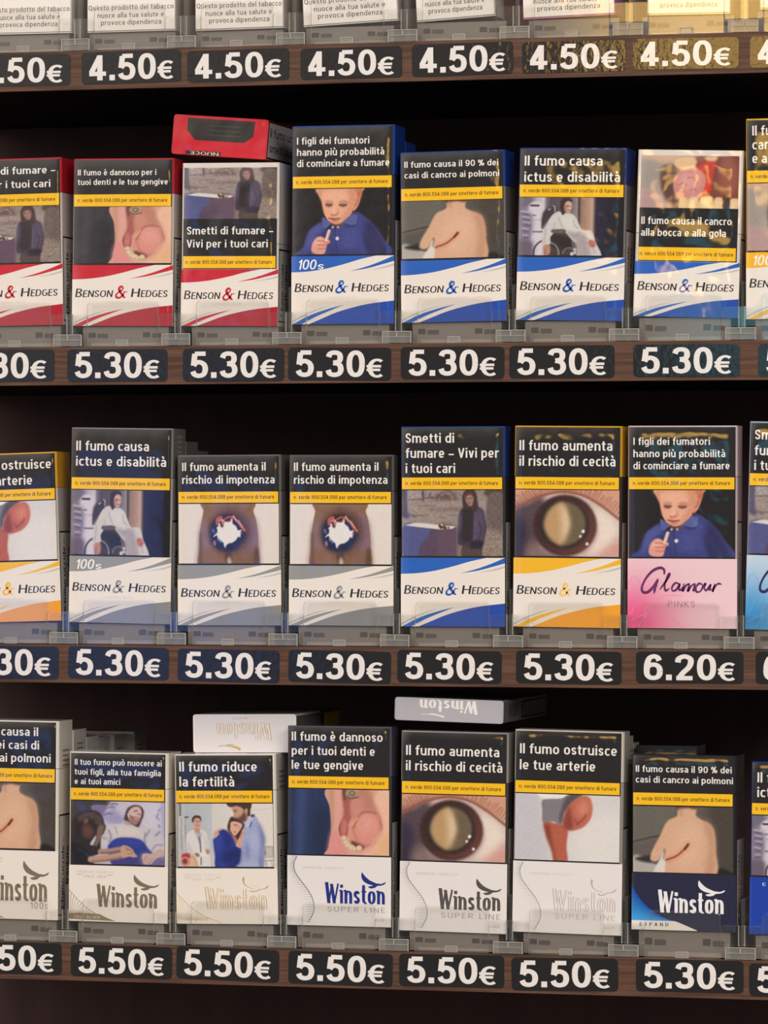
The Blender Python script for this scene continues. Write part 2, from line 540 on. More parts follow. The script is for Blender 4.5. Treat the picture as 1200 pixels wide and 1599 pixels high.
    def sf(self, x, y):
        if not self.serif:
            return []
        return [np.array([(x - self.serif, y - .02), (x + self.w * .6, y + .01)])]

    def natural(self, s):
        W = 0.0
        for i, ch in enumerate(s):
            W += self.glyph(ch)[0] + (self.space if i < len(s) - 1 else 0)
        return W

    def draw(self, mb, s, u0, u1, vb, cap, col, layer, shear=0.0, thin=1.0, small=None):
        """write s from u0 to u1 with its baseline at vb"""
        sx = (u1 - u0) / self.natural(s)
        x = 0.0
        for ch in s:
            W, strokes = self.glyph(ch)
            for P in strokes:
                ws = 1.0
                if isinstance(P, tuple):
                    P, ws = P
                Q = np.c_[u0 + (P[:, 0] + x) * sx + shear * P[:, 1] * cap, vb + P[:, 1] * cap]
                mb.strip(Q, self.w * sx * thin * ws, self.h * cap * thin, layer, col)
            x += W + self.space


WARN = Pen(.165, .135, .74, 1.0, .125)
HELP = Pen(.135, .115, .74, 1.0, .14)
PRICE = Pen(.205, .165, .74, 1.12, .10)
EURO = Pen(.19, .13, .74, 1.12, .10)
CAPS = Pen(.15, .105, .74, 1.0, .10)
THIN = Pen(.085, .085, .74, .95, .30)
LOGO = Pen(.175, .075, .64, .80, .085, serif=.05)
SIDE = Pen(.13, .12, .72, 1.0, .13)


def blend(pts_a, pts_b):
    return list(pts_a) + list(pts_b)[::-1]


def ampersand(mb, u, v, s, col, layer):
    P = crom([(1.0, .02), (.82, .10), (.38, .58), (.30, .78), (.42, .97), (.60, .95), (.66, .80), (.52, .63), (.25, .46), (.08, .25), (.14, .06), (.36, 0), (.58, .09), (.76, .30), (.84, .52)], sub=6)
    t = np.linspace(0, 1, len(P))
    wd = np.interp(t, [0, .08, .25, .42, .6, .72, .85, 1], [.05, .17, .17, .09, .10, .17, .11, .07])
    Q = np.c_[u + P[:, 0] * s * .95 + .12 * P[:, 1] * s, v + P[:, 1] * s]
    mb.strip(Q, wd * s * 1.3, wd * s * 1.2, layer, col)
    mb.strip([(u + .78 * s, v + .52 * s), (u + 1.12 * s, v + .52 * s)], .06 * s, .07 * s, layer, col)


def eagle(mb, u, v, w, h, col, layer):
    B = lambda pts: [(u + x * w, v + y * h) for x, y in pts]
    mb.poly(B(crom([(.02, 1), (0, .72), (.06, .50), (.16, .36), (.30, .26), (.50, .20), (.62, .30), (.50, .40), (.36, .50), (.22, .66), (.10, .86)], True, 4)), layer, col)
    mb.poly(B(crom([(.28, .10), (.42, .16), (.52, .22), (.62, .32), (.72, .31), (.84, .31), (1.0, .42), (.95, .28), (.80, .19), (.67, .17), (.56, .05), (.42, 0), (.33, .03)], True, 4)), layer + .004, col)


# ------------------------------------------------------------------ the little photographs printed on the packs
class Paint:
    SS = 2

    def __init__(self, W=150, H=94, bg=(128, 128, 128)):
        self.W, self.H = W, H
        w, h = W * self.SS, H * self.SS
        self.u, self.v = np.meshgrid((np.arange(w) + .5) / w, (np.arange(h) + .5) / h)
        self.img = np.zeros((h, w, 3)) + np.array(bg, float)

    def blur(self, m, soft):
        r = int(round(soft * self.img.shape[1]))
        if r < 1:
            return m
        for ax in (0, 1):
            for _ in range(2):
                pad = [(0, 0), (0, 0)]; pad[ax] = (r + 1, r)
                c = np.cumsum(np.pad(m, pad, mode='edge'), axis=ax)
                n = m.shape[ax]
                hi = np.take(c, range(2 * r + 1, 2 * r + 1 + n), axis=ax)
                lo = np.take(c, range(0, n), axis=ax)
                m = (hi - lo) / (2 * r + 1)
        return m

    def over(self, m, col, alpha=1.0):
        m = (m * alpha)[..., None]
        self.img = self.img * (1 - m) + np.array(col, float) * m
        return self

    def poly_mask(self, P):
        ins = np.zeros(self.u.shape, bool)
        n = len(P)
        for i in range(n):
            x0, y0 = P[i]; x1, y1 = P[(i + 1) % n]
            if y0 == y1:
                continue
            c = ((y0 > self.v) != (y1 > self.v))
            ins ^= c & (self.u < (x1 - x0) * (self.v - y0) / (y1 - y0) + x0)
        return ins.astype(float)

    def blob(self, pts, col, soft=0.004, alpha=1.0, smooth=True):
        P = crom(pts, True, 5) if smooth else np.asarray(pts, float)
        return self.over(self.blur(self.poly_mask(P), soft), col, alpha)

    def ell(self, cx, cy, rx, ry, col, soft=0.004, alpha=1.0, rot=0):
        c, s = math.cos(math.radians(rot)), math.sin(math.radians(rot))
        x, y = (self.u - cx), (self.v - cy) * self.H / self.W
        ry = ry * self.H / self.W
        X, Y = x * c + y * s, -x * s + y * c
        return self.over(self.blur(((X / rx) ** 2 + (Y / ry) ** 2 <= 1).astype(float), soft), col, alpha)

    def line(self, pts, wd, col, soft=0.003, alpha=1.0):
        P = crom(pts, False, 5) if len(pts) > 2 else np.asarray(pts, float)
        a = self.H / self.W
        m = np.zeros(self.u.shape)
        for (x0, y0), (x1, y1) in zip(P[:-1], P[1:]):
            dx, dy = x1 - x0, (y1 - y0) * a
            L = dx * dx + dy * dy + 1e-12
            t = np.clip(((self.u - x0) * dx + (self.v - y0) * a * dy) / L, 0, 1)
            d = np.hypot(self.u - x0 - t * dx, (self.v - y0) * a - t * dy)
            m = np.maximum(m, (d < wd / 2).astype(float))
        return self.over(self.blur(m, soft), col, alpha)

    def hgrad(self, stops):
        xs = [q[0] for q in stops]
        for k in range(3):
            self.img[..., k] = np.interp(self.u, xs, [q[1][k] for q in stops])
        return self

    def speckle(self, amp, cell=3, v0=0, v1=1, u0=0, u1=1):
        h, w = self.u.shape
        n = rng.normal(0, 1, (h // cell + 2, w // cell + 2))
        n = np.kron(n, np.ones((cell, cell)))[:h, :w]
        n = self.blur(n, 0.004)
        m = ((self.v >= v0) & (self.v <= v1) & (self.u >= u0) & (self.u <= u1)).astype(float)
        self.img += (n * m * amp)[..., None]
        return self

    def done(self):
        s = self.SS
        self.speckle(4.5, 2)
        self.img = np.clip(self.img, 0, 255)
        return self.img.reshape(self.H, s, self.W, s, 3).mean((1, 3))


def N(pts, x0, w, y0, h):
    return [((x - x0) / w, (y - y0) / h) for x, y in pts]


def photo_boy():
    p = Paint(170, 112, (30, 27, 27)); n = lambda q: N(q, 20, 1130, 65, 760)
    p.blob(n([(20, 65), (180, 65), (200, 300), (120, 825), (20, 825)]), (38, 36, 40), .03)
    # polo shirt with folds
    p.blob(n([(100, 860), (150, 720), (200, 560), (260, 500), (360, 440), (420, 520), (560, 500), (690, 360), (760, 340), (850, 400), (950, 500), (1030, 620), (1110, 860)]), (62, 66, 130), .005)
    p.blob(n([(860, 430), (960, 520), (1040, 660), (1100, 860), (960, 860), (900, 700), (850, 600)]), (46, 46, 92), .02)
    p.blob(n([(820, 560), (880, 640), (940, 800), (880, 830), (830, 680)]), (40, 40, 84), .015, .8)
    p.blob(n([(190, 600), (250, 520), (340, 470), (370, 540), (320, 640), (230, 720), (150, 800)]), (84, 92, 158), .02, .8)
    p.blob(n([(560, 560), (720, 520), (780, 640), (700, 760), (580, 740)]), (74, 80, 146), .04, .8)
    p.blob(n([(430, 700), (560, 790), (760, 800), (760, 860), (430, 860)]), (52, 56, 116), .03, .8)
    p.blob(n([(270, 640), (360, 560), (420, 600), (400, 640), (300, 660)]), (44, 48, 100), .02, .7)
    # head
    p.blob(n([(318, 50), (316, 140), (345, 200), (362, 290), (385, 370), (430, 440), (500, 478), (560, 470), (630, 430), (688, 350), (700, 315), (740, 300), (785, 190), (805, 110), (800, 50)]), (232, 172, 142), .004)
    p.blob(n([(640, 60), (730, 60), (745, 160), (720, 250), (690, 340), (630, 420), (560, 465), (600, 380), (650, 280), (660, 160)]), (206, 138, 110), .025, .8)
    p.blob(n([(318, 50), (345, 60), (352, 200), (370, 300), (395, 370), (372, 340), (352, 240), (320, 140)]), (206, 140, 112), .010, .8)
    p.blob(n([(720, 60), (808, 60), (806, 130), (785, 200), (760, 180), (740, 110)]), (196, 112, 78), .008)
    p.blob(n([(722, 200), (760, 176), (786, 192), (770, 250), (730, 316), (700, 318), (712, 260)]), (218, 140, 116), .004)
    p.line(n([(760, 190), (752, 240), (724, 262)]), .010, (164, 92, 76), .004)
    p.blob(n([(310, 50), (800, 50), (740, 90), (620, 84), (450, 88), (350, 110), (330, 150)]), (208, 148, 112), .02, .6)
    p.blob(n([(395, 110), (560, 100), (620, 150), (560, 200), (420, 190)]), (240, 186, 160), .05, .7)
    p.line(n([(388, 220), (430, 206), (476, 222)]), .010, (170, 112, 88), .006, .8)
    p.line(n([(548, 222), (600, 208), (652, 230)]), .010, (170, 112, 88), .006, .8)
    p.ell((432 - 20) / 1130, (252 - 65) / 760, .036, .034, (150, 98, 84), .008)
    p.ell((592 - 20) / 1130, (254 - 65) / 760, .040, .034, (168, 112, 96), .008)
    p.line(n([(402, 244), (432, 258), (470, 250)]), .013, (84, 54, 48), .004)
    p.line(n([(552, 252), (590, 264), (630, 252)]), .013, (84, 54, 48), .004)
    p.blob(n([(470, 280), (520, 280), (540, 340), (500, 372), (455, 366)]), (238, 180, 152), .012, .9)
    p.line(n([(458, 362), (490, 374), (528, 358)]), .012, (160, 94, 78), .005)
    p.blob(n([(530, 280), (550, 350), (520, 370), (528, 320)]), (200, 136, 112), .010, .7)
    p.blob(n([(425, 402), (480, 402), (510, 410), (565, 408), (520, 436), (480, 438)]), (184, 100, 96), .006)
    p.line(n([(432, 406), (490, 416), (560, 410)]), .008, (130, 64, 62), .003)
    p.line(n([(470, 448), (500, 454), (540, 446)]), .014, (196, 130, 112), .008)
    p.blob(n([(420, 440), (500, 480), (580, 460), (650, 400), (640, 450), (560, 500), (480, 500)]), (140, 84, 74), .010, .8)
    # collar, buttons, hand, cigarette
    p.blob(n([(352, 400), (372, 392), (462, 470), (400, 530), (362, 530)]), (88, 94, 158), .003, smooth=False)
    p.blob(n([(362, 524), (400, 530), (440, 490), (450, 510), (410, 545)]), (36, 38, 84), .006)
    p.blob(n([(560, 478), (690, 362), (760, 372), (742, 480), (690, 492), (600, 462)]), (90, 94, 152), .004, smooth=False)
    p.blob(n([(600, 470), (690, 496), (740, 486), (720, 510), (640, 500)]), (40, 42, 90), .008)
    p.line(n([(500, 500), (506, 640), (530, 820)]), .008, (42, 44, 94), .004)
    p.ell((476 - 20) / 1130, (510 - 65) / 760, .013, .020, (190, 182, 186), .003); p.ell((536 - 20) / 1130, (510 - 65) / 760, .012, .018, (190, 182, 186), .003)
    p.ell((527 - 20) / 1130, (640 - 65) / 760, .018, .028, (226, 222, 226), .003)
    p.blob(n([(236, 780), (244, 700), (290, 630), (340, 614), (390, 640), (440, 662), (446, 690), (414, 708), (402, 760), (376, 816), (280, 816)]), (226, 158, 140), .004)
    p.blob(n([(260, 690), (310, 640), (360, 640), (350, 690), (290, 720)]), (240, 184, 166), .016, .8)
    for q in ([(300, 664), (370, 668), (430, 690)], [(300, 712), (370, 716), (410, 706)], [(310, 756), (360, 760), (398, 748)]):
        p.line(n(q), .008, (174, 102, 90), .004)
    p.line(n([(404, 660), (436, 552)]), .030, (246, 208, 190), .002)
    p.line(n([(412, 660), (444, 556)]), .008, (206, 150, 132), .003)
    return p.done()


def photo_back(wall=(88, 84, 78)):
    p = Paint(150, 96, wall); n = lambda q: N(q, 120, 488, 550, 315)
    p.blob(n([(110, 540), (330, 540), (250, 690), (110, 715)]), (104, 100, 92), .03)
    p.blob(n([(480, 540), (620, 540), (620, 870), (540, 870)]), (74, 66, 58), .05)
    p.line(n([(118, 722), (180, 706), (262, 688)]), .008, (40, 36, 34), .004)
    p.blob(n([(120, 792), (160, 788), (246, 836), (236, 870), (118, 870)]), (178, 172, 166), .01)
    p.blob(n([(130, 800), (240, 780), (245, 815), (190, 818)]), (46, 42, 42), .01)
    p.blob(n([(505, 850), (560, 838), (615, 866), (615, 880), (500, 880)]), (34, 32, 36), .01)
    p.blob(n([(338, 540), (336, 592), (286, 622), (252, 690), (216, 758), (205, 800), (224, 814), (246, 806), (264, 772), (276, 755), (272, 880), (514, 880), (524, 760), (520, 690), (502, 636), (444, 606), (426, 586), (426, 540)]), (216, 172, 142), .006)
    p.blob(n([(460, 620), (505, 640), (520, 720), (512, 880), (470, 880), (490, 740)]), (190, 142, 114), .03, .8)
    p.blob(n([(360, 640), (440, 640), (460, 720), (420, 820), (360, 840), (310, 760)]), (226, 184, 154), .05, .8)
    p.blob(n([(336, 540), (430, 540), (428, 562), (380, 556), (336, 566)]), (92, 62, 44), .01)
    p.line(n([(350, 560), (356, 590)]), .02, (190, 144, 116), .01)
    p.line(n([(280, 806), (330, 788), (366, 756), (390, 728)]), .05, (222, 134, 98), .02, .6)
    p.line(n([(278, 806), (330, 786), (366, 756), (388, 730)]), .013, (118, 62, 42), .003)
    p.line(n([(372, 752), (390, 728)]), .022, (96, 48, 34), .004)
    p.blob(n([(222, 862), (252, 800), (268, 762), (278, 790), (272, 872)]), (222, 214, 206), .006)
    p.line(n([(276, 760), (270, 800)]), .012, (150, 100, 78), .006)
    return p.done()


def photo_wheelchair():
    p = Paint(170, 100); n = lambda q: N(q, 45, 1140, 70, 655)
    p.hgrad([(0, (104, 98, 116)), (.08, (150, 142, 158)), (.13, (186, 178, 192)), (.20, (196, 184, 196)), (.235, (206, 198, 208)), (.26, (120, 110, 122)), (.3, (84, 76, 84)), (.4, (92, 84, 90)), (.5, (112, 104, 106)), (.555, (150, 140, 134)), (.57, (64, 54, 54)), (.595, (150, 120, 104)), (.66, (176, 142, 122)), (.70, (190, 164, 148)), (.72, (110, 84, 80)), (.735, (40, 38, 64)), (.85, (34, 30, 46)), (1, (26, 22, 30))])
    p.blob(n([(60, 70), (180, 70), (240, 150), (80, 180)]), (112, 106, 126), .02)
    p.blob(n([(150, 180), (310, 180), (300, 730), (200, 730)]), (212, 204, 214), .012)
    p.blob(n([(50, 250), (180, 260), (190, 480), (130, 560), (50, 540)]), (132, 122, 146), .02)
    for a, b in (((70, 230), (150, 240)), ((80, 290), (160, 300)), ((90, 350), (170, 360)), ((80, 420), (150, 430)), ((90, 500), (150, 500))):
        p.line(n([a, b]), .012, (206, 200, 210), .005); p.line(n([(a[0] + 10, a[1] + 24), (b[0], b[1] + 30)]), .010, (86, 78, 100), .005)
    for x in (80, 110, 140, 166):
        p.line(n([(x, 260), (x + 6, 540)]), .005, (96, 88, 110), .003, .7)
    p.line(n([(176, 164), (256, 164)]), .018, (52, 46, 54), .003); p.line(n([(190, 276), (226, 274)]), .010, (84, 76, 86), .003)
    p.line(n([(200, 326), (300, 326)]), .005, (150, 140, 150), .003); p.line(n([(200, 460), (300, 458)]), .012, (92, 84, 92), .003)
    p.blob(n([(50, 580), (190, 560), (200, 740), (50, 740)]), (106, 94, 112), .02)
    # chair
    p.blob(n([(300, 260), (360, 190), (440, 170), (450, 230), (360, 330), (300, 430)]), (66, 58, 64), .010)
    p.line(n([(300, 420), (308, 300), (376, 200)]), .009, (50, 44, 50), .003); p.line(n([(436, 230), (432, 176), (416, 170)]), .010, (196, 190, 196), .003); p.line(n([(364, 214), (384, 200)]), .012, (186, 180, 186), .004)
    p.blob(n([(390, 480), (420, 440), (540, 436), (580, 470), (650, 540), (680, 560), (690, 740), (400, 740)]), (72, 62, 62), .008)
    p.blob(n([(400, 500), (560, 500), (620, 560), (620, 640), (440, 640)]), (46, 40, 42), .012)
    wc = ((360 - 45) / 1140, (700 - 70) / 655)
    for r_, c in ((.132, (58, 52, 56)), ):
        p.line([(wc[0] + r_ * math.cos(t), wc[1] + r_ * 1.74 * math.sin(t)) for t in np.linspace(math.pi * .95, math.pi * 2.1, 14)], .014, c, .003)
    p.line([(wc[0] + .110 * math.cos(t), wc[1] + .110 * 1.74 * math.sin(t)) for t in np.linspace(math.pi * 1.35, math.pi * 2.05, 12)], .008, (196, 190, 194), .003)
    p.line([((600 - 45) / 1140 + .06 * math.cos(t), .97 + .06 * 1.74 * math.sin(t)) for t in np.linspace(math.pi, math.pi * 2, 12)], .008, (150, 142, 146), .003)
    p.line(n([(620, 510), (640, 620), (650, 730)]), .010, (120, 112, 116), .003)
    for x, y in ((628, 700), (660, 690), (662, 656), (628, 716)):
        p.ell((x - 45) / 1140, (y - 70) / 655, .014, .024, (214, 208, 212), .004)
    # person in white gown
    p.blob(n([(304, 600), (302, 500), (340, 390), (400, 280), (470, 230), (540, 250), (610, 252), (660, 290), (700, 370), (740, 440), (820, 440), (854, 470), (880, 560), (944, 740), (700, 740), (690, 620), (640, 560), (560, 470), (540, 436), (430, 440), (420, 480), (392, 520), (388, 600), (320, 618)]), (206, 202, 200), .004)
    p.blob(n([(500, 300), (620, 280), (680, 400), (640, 440), (560, 420)]), (216, 216, 208), .03, .8)
    p.blob(n([(690, 480), (760, 460), (800, 560), (830, 740), (700, 740), (660, 580)]), (168, 158, 162), .015, .9)
    p.blob(n([(560, 450), (660, 470), (720, 450), (660, 540), (620, 520)]), (150, 142, 146), .012, .7)
    for q in ([(430, 370), (440, 400), (420, 430)], [(480, 300), (500, 360), (530, 420)], [(640, 320), (650, 380), (690, 420)], [(340, 430), (330, 520), (320, 590)], [(740, 500), (760, 600), (770, 730)], [(850, 600), (880, 700)]):
        p.line(n(q), .010, (160, 152, 154), .006, .8)
    p.blob(n([(400, 440), (430, 430), (540, 430), (562, 452), (520, 470), (410, 470)]), (96, 88, 88), .004)
    p.blob(n([(490, 140), (510, 90), (560, 76), (606, 86), (624, 120), (600, 130), (560, 130), (540, 180), (546, 240), (520, 270), (496, 220)]), (64, 46, 46), .004)
    p.blob(n([(540, 150), (566, 116), (604, 120), (620, 150), (616, 200), (590, 244), (556, 240), (540, 200)]), (204, 168, 150), .004)
    p.blob(n([(540, 170), (560, 150), (566, 210), (560, 244), (540, 220)]), (150, 110, 96), .008, .8)
    p.line(n([(562, 170), (582, 170)]), .008, (84, 56, 54), .003); p.line(n([(598, 172), (612, 172)]), .007, (84, 56, 54), .003); p.line(n([(576, 216), (598, 216)]), .007, (150, 90, 84), .003)
    p.blob(n([(316, 620), (384, 604), (392, 690), (360, 724), (324, 720)]), (186, 136, 118), .006)
    p.line(n([(340, 650), (338, 710)]), .007, (126, 86, 74), .004)
    p.blob(n([(808, 560), (850, 552), (884, 590), (870, 626), (826, 620)]), (180, 84, 74), .008); p.blob(n([(830, 574), (860, 574), (860, 600), (836, 602)]), (206, 130, 118), .008)
    return p.done()


def photo_gum(left=(52, 48, 56)):
    p = Paint(170, 104, left); n = lambda q: N(q, 45, 1105, 55, 660)
    L = np.array(left, float)
    p.blob(n([(20, 40), (140, 40), (130, 300), (110, 720), (20, 720)]), tuple(L * .86 + 4), .02)
    p.blob(n([(150, 40), (240, 40), (230, 300), (200, 720), (130, 720)]), tuple(L * 1.22 + 6), .03)
    p.blob(n([(330, 300), (500, 260), (500, 500), (470, 720), (320, 720)]), tuple(L * .8), .05)
    p.blob(n([(488, 40), (1170, 40), (1170, 740), (488, 740), (486, 640), (510, 520), (516, 400), (500, 240)]), (216, 158, 142), .004)
    p.blob(n([(492, 60), (540, 60), (560, 240), (540, 420), (516, 480), (512, 300)]), (200, 150, 124), .010)
    p.blob(n([(500, 520), (560, 440), (610, 480), (620, 560), (690, 680), (660, 740), (490, 740)]), (224, 146, 142), .02)
    p.blob(n([(560, 60), (640, 60), (640, 260), (610, 420), (560, 470), (550, 300)]), (222, 164, 152), .015)
    p.blob(n([(636, 50), (720, 50), (740, 150), (730, 260), (740, 330), (700, 420), (690, 520), (640, 530), (606, 470), (616, 390), (650, 300), (640, 180)]), (172, 96, 88), .010)
    p.blob(n([(640, 60), (680, 60), (676, 160), (650, 160)]), (110, 68, 62), .010)
    p.blob(n([(630, 400), (670, 360), (690, 440), (660, 520), (624, 490)]), (200, 118, 108), .012)
    p.line(n([(618, 400), (604, 450), (620, 520)]), .009, (110, 58, 54), .004); p.line(n([(700, 430), (684, 520)]), .008, (140, 74, 68), .004)
    p.blob(n([(800, 60), (920, 60), (1000, 180), (1030, 280), (880, 280), (840, 320), (790, 350), (740, 330), (740, 180)]), (190, 130, 110), .020)
    p.blob(n([(740, 160), (860, 150), (860, 260), (790, 330), (750, 300)]), (206, 140, 124), .02)
    p.ell((732 - 45) / 1105, (100 - 55) / 660, .056, .075, (168, 146, 122), .005); p.ell((742 - 45) / 1105, (96 - 55) / 660, .030, .042, (116, 94, 78), .004); p.ell((742 - 45) / 1105, (94 - 55) / 660, .014, .02, (186, 166, 138), .004)
    p.line(n([(690, 120), (720, 146), (780, 136), (812, 130)]), .010, (90, 64, 56), .004)
    p.ell((905 - 45) / 1105, (450 - 55) / 660, .145, .27, (178, 104, 94), .012)
    p.ell((905 - 45) / 1105, (446 - 55) / 660, .135, .255, (220, 146, 134), .018)
    p.blob(n([(820, 340), (940, 310), (1010, 380), (960, 470), (840, 460)]), (230, 164, 150), .05, .8)
    p.line(n([(760, 440), (800, 350), (870, 282), (1020, 292), (1056, 380), (1070, 440)]), .010, (150, 90, 76), .006)
    p.line(n([(740, 410), (770, 370), (800, 340)]), .016, (236, 172, 122), .005)
    p.blob(n([(700, 510), (720, 460), (760, 500), (770, 560), (730, 560)]), (216, 148, 134), .008)
    p.blob(n([(730, 570), (800, 590), (880, 630), (840, 660), (760, 640)]), (110, 58, 52), .010)
    p.blob(n([(1040, 60), (1170, 40), (1170, 720), (860, 720), (960, 640), (1080, 460), (1060, 320), (980, 160)]), (236, 188, 162), .02)
    p.blob(n([(1000, 600), (1090, 500), (1170, 520), (1170, 740), (940, 740)]), (230, 180, 140), .03)
    for x, y, r in ((660, 548, .030), (678, 590, .034), (704, 622, .034), (738, 640, .036), (770, 655, .028), (822, 646, .034)):
        p.ell((x - 45) / 1105, (y - 55) / 660, r, r * 1.45, (196, 166, 132), .004)
        p.ell((x - 49) / 1105, (y - 61) / 660, r * .72, r * 1.0, (228, 204, 172), .006)
    p.line(n([(700, 670), (770, 690), (850, 690), (940, 620), (1060, 480)]), .014, (232, 172, 158), .008)
    return p.done()


def photo_hooded(tint=(1, 1, 1)):
    p = Paint(170, 110, (142, 128, 122)); n = lambda q: N(q, 62, 1068, 65, 680)
    p.blob(n([(60, 50), (1140, 50), (1140, 190), (60, 200)]), (150, 134, 130), .02)
    p.blob(n([(360, 170), (480, 90), (560, 70), (640, 130), (660, 180), (500, 190)]), (112, 88, 86), .014)
    p.blob(n([(120, 70), (260, 80), (240, 160), (120, 170)]), (166, 150, 148), .02)
    for q, w_, c in (([(284, 80), (290, 180)], .024, (84, 84, 100)), ([(130, 166), (280, 164)], .012, (104, 92, 94)), ([(360, 100), (358, 150)], .012, (96, 88, 96)), ([(300, 150), (400, 140)], .012, (100, 84, 86)), ([(480, 120), (560, 100), (600, 150)], .014, (150, 124, 118)), ([(460, 190), (500, 180)], .012, (90, 78, 80))):
        p.line(n(q), w_, c, .004)
    p.speckle(12, 4, 0, .2)
    p.blob(n([(60, 190), (1140, 190), (1140, 300), (60, 300)]), (158, 142, 136), .02)
    p.blob(n([(360, 260), (700, 250), (700, 300), (380, 290)]), (122, 104, 98), .014)
    p.blob(n([(60, 300), (700, 290), (700, 420), (60, 420)]), (154, 140, 134), .02)
    for q in ([(160, 330), (340, 326)], [(560, 330), (640, 316)], [(470, 350), (530, 354)], [(230, 230), (420, 226)]):
        p.line(n(q), .010, (106, 90, 88), .006, .8)
    p.blob(n([(60, 60), (112, 60), (122, 260), (140, 350), (60, 320)]), (84, 80, 100), .010)
    p.line(n([(130, 310), (210, 346)]), .012, (100, 94, 110), .006)
    p.blob(n([(940, 70), (1140, 70), (1140, 130), (960, 130)]), (84, 70, 64), .012)
    p.blob(n([(970, 130), (1140, 130), (1140, 510), (976, 510)]), (108, 94, 90), .008)
    p.blob(n([(620, 440), (1140, 510), (1140, 760), (620, 760)]), (142, 126, 116), .02)
    p.speckle(15, 3, .64, 1, .5, 1); p.speckle(6, 4)
    # coffin with flowers
    p.blob(n([(92, 430), (636, 452), (634, 760), (92, 760)]), (88, 70, 92), .003, smooth=False)
    p.blob(n([(80, 426), (344, 440), (330, 560), (280, 600), (240, 700), (230, 770), (80, 770)]), (84, 88, 138), .010)
    p.blob(n([(440, 450), (634, 456), (634, 760), (480, 760)]), (98, 76, 94), .03)
    p.blob(n([(92, 428), (200, 402), (240, 402), (632, 440), (600, 462), (460, 470), (240, 446)]), (222, 212, 206), .003, smooth=False)
    for x, y, r, c in ((470, 430, .02, (86, 74, 56)), (490, 424, .016, (220, 206, 170)), (512, 440, .018, (96, 84, 60)), (478, 448, .018, (66, 54, 48)), (540, 446, .017, (216, 204, 176)), (520, 456, .016, (60, 48, 46)), (556, 452, .012, (110, 96, 76)), (500, 412, .010, (90, 84, 60)), (540, 426, .008, (110, 100, 80))):
        p.ell((x - 62) / 1068, (y - 65) / 680, r, r * 1.4, c, .003)
    # child
    p.blob(n([(652, 530), (664, 420), (672, 310), (700, 260), (760, 236), (850, 236), (920, 270), (940, 360), (956, 460), (924, 600), (910, 690), (890, 780), (710, 780), (700, 640), (664, 630)]), (66, 54, 72), .005)
    p.blob(n([(700, 260), (770, 230), (830, 260), (820, 420), (800, 570), (700, 580), (690, 400)]), (48, 40, 44), .010)
    p.blob(n([(840, 280), (910, 270), (936, 380), (920, 560), (860, 620), (820, 560)]), (86, 72, 98), .015)
    p.blob(n([(664, 330), (696, 300), (690, 440), (668, 520)]), (86, 76, 106), .012)
    p.line(n([(830, 290), (836, 420), (822, 640)]), .007, (110, 98, 124), .004); p.line(n([(880, 400), (900, 480), (870, 580)]), .010, (50, 40, 56), .006)
    p.blob(n([(790, 590), (920, 590), (910, 640), (850, 680), (800, 670)]), (44, 36, 48), .010)
    p.blob(n([(704, 640), (800, 670), (890, 670), (880, 780), (716, 780)]), (84, 68, 64), .008)
    p.blob(n([(700, 170), (710, 100), (750, 64), (820, 60), (850, 110), (860, 180), (870, 250), (830, 290), (780, 250), (720, 260)]), (66, 50, 52), .005)
    p.blob(n([(732, 150), (740, 110), (790, 96), (816, 130), (818, 180), (800, 230), (770, 226), (744, 190)]), (164, 124, 114), .005)
    p.blob(n([(724, 110), (770, 84), (810, 100), (820, 140), (790, 116), (750, 124), (736, 150)]), (88, 58, 54), .006)
    p.line(n([(746, 152), (764, 156)]), .008, (78, 52, 52), .003); p.line(n([(784, 152), (802, 148)]), .008, (78, 52, 52), .003)
    p.line(n([(770, 164), (768, 182)]), .007, (130, 90, 84), .003); p.line(n([(764, 200), (788, 198)]), .008, (124, 74, 74), .003)
    p.img *= np.array(tint)
    return p.done()


